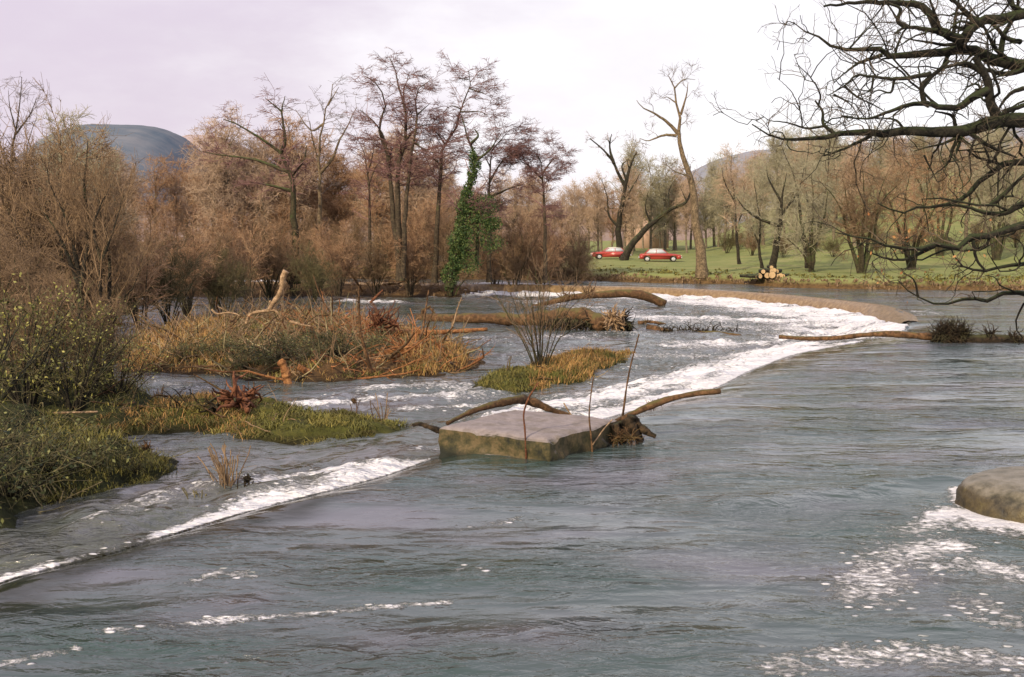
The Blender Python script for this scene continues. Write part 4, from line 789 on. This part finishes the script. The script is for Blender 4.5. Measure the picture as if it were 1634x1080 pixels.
for r_,z_ in [(0.,.36),(.3,.365),(.6,.36),(.85,.345),(1.0,.31),(1.1,.25),(1.15,.17),(1.18,.08),(1.2,0),(1.22,-.3),(1.22,-.9)]:
    x=cc[0]+r_*1.12*np.cos(th); y=cc[1]+r_*np.sin(th)*1.0; dd=.05*vnoise(x*1.,y+z_*2,3.2,71,4)+.025*vnoise(x,y+z_*3,9.,72,4); rows.append(np.stack([x+dd*np.cos(th),y+dd*np.sin(th),z_+.35*dd+0*th],-1))
V=np.array(rows); I=np.arange(V.shape[0]*120).reshape(-1,120); J=np.roll(I,-1,1); mb.add(V,np.stack([I[:-1],J[:-1],J[1:],I[1:]],-1).reshape(-1,4)[:,::-1])
def stone():
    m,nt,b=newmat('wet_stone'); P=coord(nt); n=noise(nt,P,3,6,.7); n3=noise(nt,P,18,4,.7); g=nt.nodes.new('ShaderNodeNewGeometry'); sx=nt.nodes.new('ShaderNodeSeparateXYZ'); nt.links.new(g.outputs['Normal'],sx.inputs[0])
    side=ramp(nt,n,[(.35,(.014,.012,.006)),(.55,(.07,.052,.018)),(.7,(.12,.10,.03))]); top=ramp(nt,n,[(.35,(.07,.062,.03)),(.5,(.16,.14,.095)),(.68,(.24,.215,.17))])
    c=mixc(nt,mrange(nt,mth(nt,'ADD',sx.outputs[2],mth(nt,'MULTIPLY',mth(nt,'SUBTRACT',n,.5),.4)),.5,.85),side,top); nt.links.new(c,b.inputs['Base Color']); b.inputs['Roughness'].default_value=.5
    nt.links.new(bump(nt,mth(nt,'ADD',n,mth(nt,'MULTIPLY',n3,.3)),.8,.05),b.inputs['Normal']); return m
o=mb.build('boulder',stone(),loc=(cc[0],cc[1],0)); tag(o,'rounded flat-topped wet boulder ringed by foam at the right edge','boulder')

# ------------------------------------------------------------------ driftwood
LOGS=.68
def logtubes(mb,pts,r0,r1,K=26,sides=11,lump=.18,seed=None,wob=.02,end=None):
    q=resample(pts,K); L=np.linalg.norm(np.diff(q,axis=0),axis=1).sum(); q[1:-1]+=rng.normal(0,wob*r0,(K-2,3))
    r=np.linspace(r0,r1,K)*LOGS*(1+lump*np.convolve(rng.normal(size=K),np.ones(3)/3,'same')); 
    tubes(mb,q[None],r[None],sides,caps=True); return q,r
def roots(mb,c,dirv,n,L,r,spread=1.2,K=7,wob=.35,ratio=.25):
    d=nrm(np.asarray(dirv,float)+rng.normal(size=(n,3))*spread); l=L*rng.uniform(.12,1,n)**.8; wob=max(wob,.42); P=np.zeros((n,K,3)); P[:,0]=np.asarray(c)+rng.normal(size=(n,3))*r*.5
    for k in range(1,K): d=nrm(d+rng.normal(size=(n,3))*wob); P[:,k]=P[:,k-1]+d*(l/(K-1))[:,None]
    tubes(mb,P,(r*rng.uniform(.5,1,n))[:,None]*np.linspace(1,ratio,K)[None],6)
Z3=(620,440,2.187); ZS=(680,600,2.825); ZF=(320,400,3.988); ZM=(560,420,2.712); ZR=(1000,440,2.139)
def zp(Z,x,y): return Z[0]+x/Z[1+1], Z[1]+y/Z[2]
def zl(Z,pl,Y=None,z=None):
    out=[]
    for i,(x,y) in enumerate(pl):
        px,py=zp(Z,x,y)
        if Y is not None: yy=Y if np.isscalar(Y) else Y[0]+(Y[1]-Y[0])*i/(len(pl)-1); out.append(atY(px,py,yy))
        else: out.append(at(px,py,z))
    return out
def wood_thing(name,label,cat_,mat,parts):
    """parts: list of (part name or None, builder(mb))"""
    mb=MB(); parts[0][1](mb); o=mb.build(name,mat if len(parts[0])<3 else parts[0][2]); tag(o,label,cat_)
    for nm,fn,*mm in parts[1:]:
        m2=MB(); fn(m2); m2.build(nm,mm[0] if mm else mat,o)
    return o
def branchlets(mb,base,n,L,r,up=.3):
    b=spawn((np.asarray(base)[None],np.full((1,len(base)),r)),n,L,(30,80),K=6,wander=.3,up=up,ratio=.5,rmin=r*.25); tubes(mb,b[0],b[1],5)
wood_thing('fallen_branch','brown arched branch lying along the back of the concrete block','branch',WOOD_BROWN,[(None,lambda mb:logtubes(mb,zl(ZS,[(95,214),(180,170),(280,135),(400,108),(440,104)],Y=(18.3,20.1)),.05,.13)),('fork',lambda mb:logtubes(mb,zl(ZS,[(425,106),(490,120),(560,150),(640,178),(700,195)],Y=(20.1,20.4)),.13,.06))])
def dl(mb):
    q,r=logtubes(mb,zl(ZS,[(760,290),(800,240),(860,205),(940,165),(1020,130),(1110,100),(1220,78),(1325,68)],Y=(18.4,18.9)),.07,.085,lump=.25)
wood_thing('fallen_branch','thick dark branch propped on the right corner of the block, pointing out over the pool','branch',WOOD_BROWN,[(None,dl),('root',lambda mb:(logtubes(mb,zl(ZS,[(930,190),(960,225),(1000,255),(1035,272)],Y=18.5),.12,.06),logtubes(mb,zl(ZS,[(900,190),(940,250),(985,345)],Y=18.4),.15,.06),logtubes(mb,zl(ZS,[(880,200),(885,260),(905,350)],Y=18.5),.14,.07),logtubes(mb,zl(ZS,[(930,180),(905,260),(850,345)],Y=18.4),.12,.05),logtubes(mb,zl(ZS,[(850,215),(860,270),(830,345)],Y=18.3),.10,.05),logtubes(mb,zl(ZS,[(960,220),(965,270),(1000,350)],Y=18.6),.09,.04)),WOOD_DARK),('twigs',lambda mb:(roots(mb,zl(ZS,[(860,280)],Y=18.2)[0],(0,-.2,.1),60,.34,.013,1.2),roots(mb,zl(ZS,[(920,275)],Y=18.2)[0],(0,-.2,.1),50,.34,.013,1.2)),WOOD_BROWN)])
wood_thing('stick','bare reddish stick standing upright in front of the block','stick',WOOD_REDDISH,[(None,lambda mb:(logtubes(mb,zl(ZS,[(452,420),(450,340),(445,240),(440,170),(462,100),(505,30)],Y=16.9),.028,.02,sides=7)))])
wood_thing('stick','thin grey stick standing upright by the right face of the block','stick',WOOD_BROWN,[(None,lambda mb:(logtubes(mb,zl(ZS,[(750,350),(742,260),(735,180),(742,90),(755,0)],Y=17.6),.022,.016,sides=7)))])
wood_thing('stick','tall slanting stick rising from the branch jam at the right of the block','stick',WOOD_BROWN,[(None,lambda mb:(logtubes(mb,zl(ZS,[(878,250),(890,150),(905,40),(925,-60),(960,-190)],Y=18.6),.035,.016,sides=7)))])
wood_thing('stick','short pale stick leaning on the right corner of the block','stick',WOOD_PALE,[(None,lambda mb:logtubes(mb,zl(ZS,[(750,310),(800,240),(840,195)],Y=(17.7,18.2)),.02,.014,sides=7))])
wood_thing('stick','tiny pale stick leaning against the back branch of the block','stick',WOOD_PALE,[(None,lambda mb:logtubes(mb,zl(ZS,[(668,195),(640,155),(620,120)],Y=20.),.025,.02,sides=7))])
wood_thing('submerged_branch','dark low branch poking from the water left of the block','branch',WOOD_DARK,[(None,lambda mb:logtubes(mb,zl(ZS,[(70,250),(20,232),(-30,215),(-60,222)],Y=18.4),.09,.04))])
# logs in the basin
YA=at(965,505,-.55)[1]
wood_thing('fallen_log','arched brown tree trunk with its middle raised off the water below the weir','log',WOOD_BROWN,[(None,lambda mb:logtubes(mb,zl(Z3,[(500,112),(560,95),(640,75),(740,66),(840,62),(910,75),(965,100)],Y=63),.2,.40,lump=.12)),('broken_branch',lambda mb:(roots(mb,zl(Z3,[(700,66)],Y=63)[0],(0,0,1),16,1.3,.06,.7),roots(mb,zl(Z3,[(620,80)],Y=63)[0],(0,0,1),10,1.8,.05,.5)))])
YR=at(992,533,-.55)[1]
wood_thing('uprooted_trunk','long brown trunk lying in the river, ending in a splayed pale root plate','log',WOOD_BROWN,[(None,lambda mb:(logtubes(mb,zl(ZM,[(290,235),(400,240),(520,238),(640,240),(760,245)],Y=(53,49)),.30,.40),logtubes(mb,zl(ZM,[(740,245),(850,235),(960,225),(1040,240),(1100,270)],Y=(49,47)),.42,.60))),
 ('root_plate',lambda mb:(roots(mb,zl(ZM,[(1140,250)],Y=46.3)[0],(.1,-.4,.3),150,.85,.085,1.0,wob=.3)),WOOD_PALE),('root_plate',lambda mb:[roots(mb,zl(ZM,[(1180,xx)],Y=46.6)[0],(.4,-.1,-.1),70,.95,.05,1.3) for xx in (250,285)],WOOD_DARK),('shade_fringe',lambda mb:[roots(mb,zl(ZM,[(xx,245)],Y=47.4)[0],(.1,-.15,-1),16,1.05,.05,.35) for xx in range(860,1060,14)],WOOD_DARK),('stub',lambda mb:(logtubes(mb,zl(ZM,[(330,250),(310,210),(345,185)],Y=52.5),.18,.07),logtubes(mb,zl(ZM,[(420,260),(370,225),(340,190)],Y=52.5),.15,.06)))])  # dark hanging roots added to stand in for shadow under the trunk
wood_thing('driftwood','low ragged brown driftwood awash in the rapids right of the root plate','driftwood',WOOD_BROWN,[(None,lambda mb:(logtubes(mb,zl(Z3,[(905,180),(980,195),(1060,200),(1140,200),(1230,210)],Y=(48,45)),.19,.10,lump=.3))),('root',lambda mb:[roots(mb,zl(Z3,[(xx,196)],Y=46.5)[0],(0,0,.3),10,.75,.035,1.0) for xx in range(960,1220,16)],WOOD_DARK)])
wood_thing('driftwood','short broken driftwood between the root plate and the rapids','driftwood',WOOD_BROWN,[(None,lambda mb:(logtubes(mb,zl(Z3,[(870,165),(910,160),(960,168),(1000,178)],Y=50),.12,.07),roots(mb,zl(Z3,[(890,162)],Y=50)[0],(.2,0,.4),8,.5,.04,.6)))])
wood_thing('driftwood','yellow broken branch stuck in the foam right of the small islet','driftwood',WOOD_BROWN,[(None,lambda mb:(logtubes(mb,zl(Z3,[(1180,290),(1120,320),(1080,340)],Y=35),.06,.03),roots(mb,zl(Z3,[(1090,325)],Y=35)[0],(0,0,1),10,.7,.02,.5)))])
wood_thing('fallen_log','long dark log lying along the weir crest at the right','log',WOOD_BROWN,[(None,lambda mb:logtubes(mb,zl(ZR,[(520,208),(620,214),(720,212),(800,203),(880,198),(960,202),(1060,210)],Y=(36.5,36.)),.10,.17)),('trunk',lambda mb:logtubes(mb,zl(ZR,[(1040,210),(1150,218),(1260,218),(1380,220),(1500,222)],Y=(36,35.5)),.24,.26),WOOD_DARK),('twigs',lambda mb:([roots(mb,zl(ZR,[(xx,200)],Y=35.8)[0],(0,-.2,.4),70,.85,.022,1.3) for xx in range(1070,1150,8)],roots(mb,zl(ZR,[(1080,200)],Y=35.8)[0],(0,-.2,.3),80,.7,.035,1.3),roots(mb,zl(ZR,[(1150,200)],Y=35.8)[0],(0,-.2,.3),80,.6,.035,1.3),roots(mb,zl(ZR,[(1240,205)],Y=35.8)[0],(0,-.2,.5),60,.6,.03,1.),roots(mb,zl(ZR,[(1320,215)],Y=35.6)[0],(0,-.2,.3),60,.5,.03,1.1)),WOOD_DARK)])
# middle islet wood
wood_thing('broken_branch','pale bleached branch standing bent and broken on the middle islet','branch',WOOD_PALE,[(None,lambda mb:(logtubes(mb,zl(ZF,[(435,380),(465,330),(500,280),(520,220),(525,170),(545,130)],Y=40),.13,.16,lump=.2))),('limb',lambda mb:logtubes(mb,zl(ZF,[(450,378),(400,385),(340,395),(305,420),(290,470)],Y=40),.10,.07)),('limb',lambda mb:logtubes(mb,zl(ZF,[(435,380),(480,385),(510,430)],Y=40),.09,.04)),('stub',lambda mb:logtubes(mb,zl(ZF,[(450,340),(440,318)],Y=40),.07,.06,K=6))])
wood_thing('broken_branch','forked pale stick at the left of the bent broken branch','branch',WOOD_PALE,[(None,lambda mb:logtubes(mb,zl(ZF,[(70,372),(105,402),(160,395),(220,400),(250,415)],Y=40),.06,.04)),('limb',lambda mb:logtubes(mb,zl(ZF,[(150,395),(155,440),(155,485)],Y=40),.045,.03))])
wood_thing('fallen_log','straight orange-brown trunk lying level at the right of the middle islet','log',WOOD_ORANGE,[(None,lambda mb:logtubes(mb,zl(ZM,[(110,297),(200,300),(300,300),(400,297),(500,292),(590,285)],Y=(38.5,39.5)),.21,.09))])
wood_thing('tree_stump','orange splintered post leaning at the front edge of the middle islet','stump',WOOD_ORANGE,[(None,lambda mb:logtubes(mb,zl(ZF,[(560,860),(545,790),(530,740),(510,695)],Y=30.0),.20,.15,lump=.25)),('cap',lambda mb:roots(mb,zl(ZF,[(530,685)],Y=30.0)[0],(0,0,.4),14,.25,.06,.8),WOOD_DARK)])
wood_thing('driftwood','thin orange stick lying level beside the leaning post','driftwood',WOOD_ORANGE,[(None,lambda mb:(logtubes(mb,zl(ZF,[(470,752),(560,745),(660,752),(740,755)],Y=31.6),.10,.065)))])
wood_thing('driftwood','short thick orange log end at the front edge of the middle islet','driftwood',WOOD_ORANGE,[(None,lambda mb:(logtubes(mb,zl(ZF,[(620,740),(690,775),(740,800)],Y=30.9),.14,.10)))])
wood_thing('driftwood','tangle of orange roots at the right end of the middle islet','driftwood',WOOD_ORANGE,[(None,lambda mb:(logtubes(mb,zl(ZF,[(1065,690),(1130,670),(1200,640),(1260,625),(1330,620)],Y=33.6),.17,.11))),('limb',lambda mb:(logtubes(mb,zl(ZF,[(1150,620),(1230,680),(1330,680)],Y=33.5),.10,.075))),('limb',lambda mb:(logtubes(mb,zl(ZF,[(1310,600),(1350,540),(1400,480)],Y=35),.05,.035))),('root',lambda mb:(roots(mb,zl(ZF,[(1300,640)],Y=33.7)[0],(0,-.2,.5),60,1.0,.045,1.)))])
wood_thing('driftwood','reddish root snarl behind the orange tangle on the islet','driftwood',WOOD_REDDISH,[(None,lambda mb:(roots(mb,zl(ZF,[(1130,480)],Y=38)[0],(.2,0,.3),90,1.4,.05,1.),roots(mb,zl(ZF,[(1220,465)],Y=38)[0],(0,-.3,.2),12,.4,.1,.7)))])
wood_thing('dead_branch','dead branch leaning against the left side of the dark brush','branch',WOOD_BROWN,[(None,lambda mb:logtubes(mb,zl(ZF,[(700,480),(740,560),(770,640)],Y=35),.07,.055))])
wood_thing('dead_branch','dead branch slanting down the right side of the dark brush','branch',WOOD_BROWN,[(None,lambda mb:logtubes(mb,zl(ZF,[(930,470),(990,560),(1040,630)],Y=35.3),.07,.055))])
wood_thing('dead_branch','pale broken branch end lying on top of the brush','branch',WOOD_PALE,[(None,lambda mb:logtubes(mb,zl(ZF,[(570,450),(640,470),(700,480)],Y=37),.08,.04))])
wood_thing('driftwood','split red branch sticking up out of the far rapids','branch',WOOD_REDDISH,[(None,lambda mb:logtubes(mb,zl(ZF,[(1080,330),(1120,290),(1160,250)],Y=64),.14,.08))])
YS=at(390,650,-.3)[1]
wood_thing('root_stump','red-brown splayed root stump on the mossy spit','stump',WOOD_REDDISH,[(None,lambda mb:(roots(mb,at(382,640,-0.16),(.1,-.4,.25),60,.95,.085,.9),logtubes(mb,[at(395,655,-0.26),at(385,640,-0.16),at(372,622,0.04)],.10,.05,K=8))),('root',lambda mb:(logtubes(mb,[at(380,640,-0.16),at(352,632,-0.06),at(325,648,-0.21)],.05,.03,K=12),logtubes(mb,[at(375,640,-0.06),at(371,615,-0.01),at(368,600,-0.01)],.04,.02,K=10),roots(mb,at(345,648,-0.21),(-.6,-.2,0),18,.8,.035,.6)),WOOD_DARK)])
wood_thing('driftwood','low pile of wet brown sticks trailing left from the root stump','driftwood',WOOD_DARK,[(None,lambda mb:(roots(mb,at(320,660,-0.50),(-1,-.2,.05),60,1.3,.03,.35,wob=.12),roots(mb,at(270,670,-0.55),(1,.1,.1),40,1.2,.03,.3,wob=.12)))])
wood_thing('fallen_log','thin pale log lying on the bank under the olive bush','log',WOOD_PALE,[(None,lambda mb:logtubes(mb,[at(86,659,-.02),at(120,658,-.02),at(156,657,-.02)],.035,.03,K=10))])
wood_thing('fallen_log','thin horizontal log at the water behind the willow','log',WOOD_BROWN,[(None,lambda mb:logtubes(mb,[at(225,528,-.4),at(275,525,-.35),at(335,519,-.3)],.13,.06,K=12))])
# reed clumps on stalks, dead weeds
def weed(label,px,py,z,h,n,mat,clot=0,spread=.25,nm='dead_weed'):
    b=onisl(px,py,z-.1); P=np.zeros((n,6,3)); d=nrm(np.array([0,0,1.])+rng.normal(size=(n,3))*spread); P[:,0]=b+rng.normal(size=(n,3))*np.array([.06,.06,0])-np.array([0,0,.1])
    l=rng.uniform(.5,1,n)*h
    for k in range(1,6): d=nrm(d+rng.normal(size=(n,3))*.1); P[:,k]=P[:,k-1]+d*(l/5)[:,None]
    mb=MB(); bt=(P,np.full((n,6),.009)); tubes(mb,P,bt[1],4); s=spawn(bt,3,(.1,.35),(20,60),K=4,ratio=.6,rmin=.005); tubes(mb,s[0],s[1],3)
    if clot: roots(mb,b+np.array([0,0,h*.55]),(0,0,.1),60,clot,.02,1.2)
    tag(mb.build(nm,mat,loc=tuple(b)),label,'weed'); 
weed('brown clot of debris caught on stalks by the lower left bank',234,735,-.1,.45,8,WOOD_BROWN,.2)
weed('small brown debris caught on a twig behind the mossy spit',565,660,-.3,.55,3,WOOD_BROWN,.12)
weed('sparse dead weeds standing on the mossy spit',610,672,-.3,.8,10,TW_BROWN)
weed('reddish dead weeds in the shallows over the weir foam',365,775,-.15,.85,26,TW_BROWN,0,.3)
weed('snagged branchlets in the foam at the weir edge',318,795,-.15,.35,22,TW_OLIVE,0,.9)
weed('dark snag standing in the foam of the near weir',395,782,-.15,.3,8,WOOD_DARK,.13)
weed('dead brown stems at the left end of the mossy spit',250,640,-.2,.6,12,TW_BROWN,0,.4)
weed('bleached stalks hanging off the lower left bank',85,800,-.1,1.1,9,TW_PALE,0,.6)
weed('dry stems around the bush on the small islet',905,590,-.25,.8,30,TW_STRAW,0,.7)
weed('twiggy snag at the water right of the block',1040,655,-.1,.4,12,WOOD_REDDISH,0,.8)

# ------------------------------------------------------------------ cars, log pile, house
RED=plain('red_paint',(.34,.05,.04),.3,0,.06); CREAM=plain('pale_paint',(.70,.66,.62),.35,0,.05); TYRE=plain('tyre_rubber',(.02,.02,.02),.8); CHROME=plain('bright_metal',(.65,.65,.66),.3,.6,.05)
GL,nt_,b_=newmat('window_glass'); b_.inputs['Base Color'].default_value=(.45,.48,.52,1); b_.inputs['Roughness'].default_value=.08; b_.inputs['Specular IOR Level'].default_value=.9
LAMP=plain('lamp_lens',(.75,.72,.6),.2)
def extr(prof,w0,w1=None,ymid=0.):
    n=len(prof); w1=w1 or [w0]*n; L=[(x,-w,z) for (x,z),w in zip(prof,w1)]; Rr=[(x,w,z) for (x,z),w in zip(prof,w1)]
    V=np.array(L+Rr); q=[[i,(i+1)%n,(i+1)%n+n,i+n] for i in range(n)]; return V,q,[list(range(n))[::-1],[i+n for i in range(n)]]
def box(mb,c,s):
    c=np.array(c);s=np.array(s)/2; V=[c+s*np.array([a,b,d]) for a in(-1,1) for b in(-1,1) for d in(-1,1)]
    mb.add(V,[[0,1,3,2],[4,6,7,5],[0,4,5,1],[2,3,7,6],[0,2,6,4],[1,5,7,3]])
def make_car(label):
    root=thing('parked_car',label,'car',(0,0,0),'red cars parked beyond the far bank')
    arch=lambda cx:[(cx+.36*math.cos(a),.30+.36*math.sin(a)) for a in np.linspace(math.pi,0,9)]
    prof=[(-2.05,.32),(-2.0,.75),(-1.9,.88),(-1.2,.92),(.55,.93),(1.5,.86),(1.98,.76),(2.05,.6),(2.02,.32)]
    low=[(1.66,.28)]+[p for p in arch(1.28)][::-1]+[(.9,.25),(-.9,.25)]+[p for p in arch(-1.28)][::-1]+[(-1.66,.28)]
    pr=prof+low; V,q,ng=extr(pr,.8,[.80 if z<.8 else .74 for x,z in pr]); mb=MB(); mb.add(V,q,ngons=ng); mb.build('body',RED,root,smooth=False)
    rp=[(-1.45,.93),(-1.05,1.38),(-.6,1.42),(.2,1.40),(.75,.94)]
    V,q,ng=extr(rp,.7,[.72,.58,.58,.58,.72]); mb=MB(); mb.add(V,q,ngons=ng); mb.build('window',GL,root,smooth=False)
    rp=[(-1.1,1.39),(-.6,1.455),(.2,1.43),(.26,1.38),(-.6,1.40),(-1.07,1.36)]; V,q,ng=extr(rp,.61); mb=MB(); mb.add(V,q,ngons=ng); mb.build('roof',CREAM,root,smooth=False)
    for sgn in(-1,1):
        mb=MB()
        for x0,x1 in((-1.47,-1.06),(-.42,-.40),(.77,.22)):
            tubes(mb,np.array([[[x0,sgn*.725,.93],[(x0+x1)/2,sgn*.655,1.16],[x1,sgn*.59,1.39]]]),np.full((1,3),.035),5)
        mb.build('pillar',RED,root)
    for x in(-1.28,1.28):
        for sgn in(-1,1):
            th=np.linspace(0,6.283,20,endpoint=False); rows=[]
            for r,yy in((.18,.66),(.28,.64),(.30,.68),(.30,.78),(.27,.81),(.19,.80)): rows.append(np.stack([x+r*np.cos(th),np.full(20,yy*sgn),.30+r*np.sin(th)],-1))
            V=np.array(rows); I=np.arange(120).reshape(6,20); J=np.roll(I,-1,1); mb=MB(); mb.add(V,np.stack([I[:-1],J[:-1],J[1:],I[1:]],-1).reshape(-1,4)); wh=mb.build('wheel',TYRE,root)
            rows=[np.stack([x+r*np.cos(th),np.full(20,yy*sgn),.30+r*np.sin(th)],-1) for r,yy in((.195,.79),(.12,.805),(.02,.80))]
            V=np.array(rows); I=np.arange(60).reshape(3,20); J=np.roll(I,-1,1); mb=MB(); mb.add(V,np.stack([I[:-1],J[:-1],J[1:],I[1:]],-1).reshape(-1,4)); mb.build('rim',CHROME,wh)
    for x in(-2.08,2.08): mb=MB(); box(mb,(x,0,.48),(.1,1.6,.12)); mb.build('bumper',CHROME,root,smooth=False)
    for sgn in(-1,1): mb=MB(); box(mb,(2.03,.58*sgn,.66),(.06,.26,.16)); mb.build('headlight',LAMP,root,smooth=False)
    return root
car=make_car('red saloon car parked at the left, partly behind the gnarled tree'); p=onground(974,413); car.location=tuple(p); car.rotation_euler.z=math.pi+.05; car.scale=(1,1,.86)
p=onground(1053,417); dup(car,p,-.08,(1,1,.86),'red saloon car parked right of the gnarled tree in full view')
CUT,nt_,b_=newmat('sawn_end'); P_=coord(nt_); nt_.links.new(ramp(nt_,noise(nt_,P_,6,3,.6),[(.3,(.34,.22,.10)),(.7,(.55,.39,.21))]),b_.inputs['Base Color']); b_.inputs['Roughness'].default_value=.8
pc=onground(1226,444)
logs=[(-.95,.14,.15,-.35),(-.6,.17,.17,.15),(-.22,.2,.2,.0),(.12,.24,.24,.05),(.52,.2,.2,-.1),(.9,.18,.18,.3),(1.25,.15,.15,.5),(-.42,.46,.15,.1),(-.05,.52,.16,-.15),(.36,.55,.16,.2),(.72,.48,.15,.4),(.12,.75,.13,.1),(-1.3,.12,.12,-.6)]
nm=['far left','second from the left','third from the left','big middle','right of the big middle','second from the right','far right','upper left','upper middle','upper right of centre','upper right','topmost','stray leftmost']
for (dx,dz,r,a),l in zip(logs,nm):
    mb=MB(); L=1.5; d=np.array([math.sin(a),math.cos(a),0]); c=np.array([pc[0]+dx,pc[1]+.4*rng.random(),pc[2]+dz])
    logtubes(mb,[c-d*L*.5,c,c+d*L*.5],r/LOGS,r*.95/LOGS,K=8,sides=14,lump=.05); o=mb.build('cut_log',BK_DARK,loc=tuple(c)); tag(o,'sawn log with pale cut end, %s in the pile'%l,'log','sawn logs piled on the far bank')
    me=MB(); th=np.linspace(0,6.283,14,endpoint=False); e=-d*L*.505; sx=np.array([d[1],-d[0],0]); ring=np.array([e+sx*r*.96*math.cos(t)+np.array([0,0,1])*r*.96*math.sin(t) for t in th]); me.add(ring,ngons=[list(range(14))]); x=me.build('cut_end',CUT,o,smooth=False)
WALL=plain('pink_render',(.62,.42,.34),.9,0,.08); ROOF=plain('slate_roof',(.28,.28,.31),.8,0,.15)
hp=atY(1030,345,172); hg=gz(hp[0],172); house=thing('cottage','small pink-walled cottage with a grey roof glimpsed among the far trees','house',(hp[0],172,hg)); hz=hp[2]-hg
mb=MB(); box(mb,(0,0,(hz+1.5)/2),(6.6,6,hz+1.5)); mb.build('wall',WALL,house,smooth=False)
mb=MB(); V,q,ng=extr([(-3.7,hz+1.4),(0,hz+4.0),(3.7,hz+1.4),(0,hz+1.6)],3.3); mb.add(V,q,ngons=ng); mb.build('roof',ROOF,house,smooth=False)
for dx in(-1.8,1.8): mb=MB(); box(mb,(dx,-3.0,hz-.2),(.8,.12,1.1)); mb.build('window',GL,house,smooth=False)
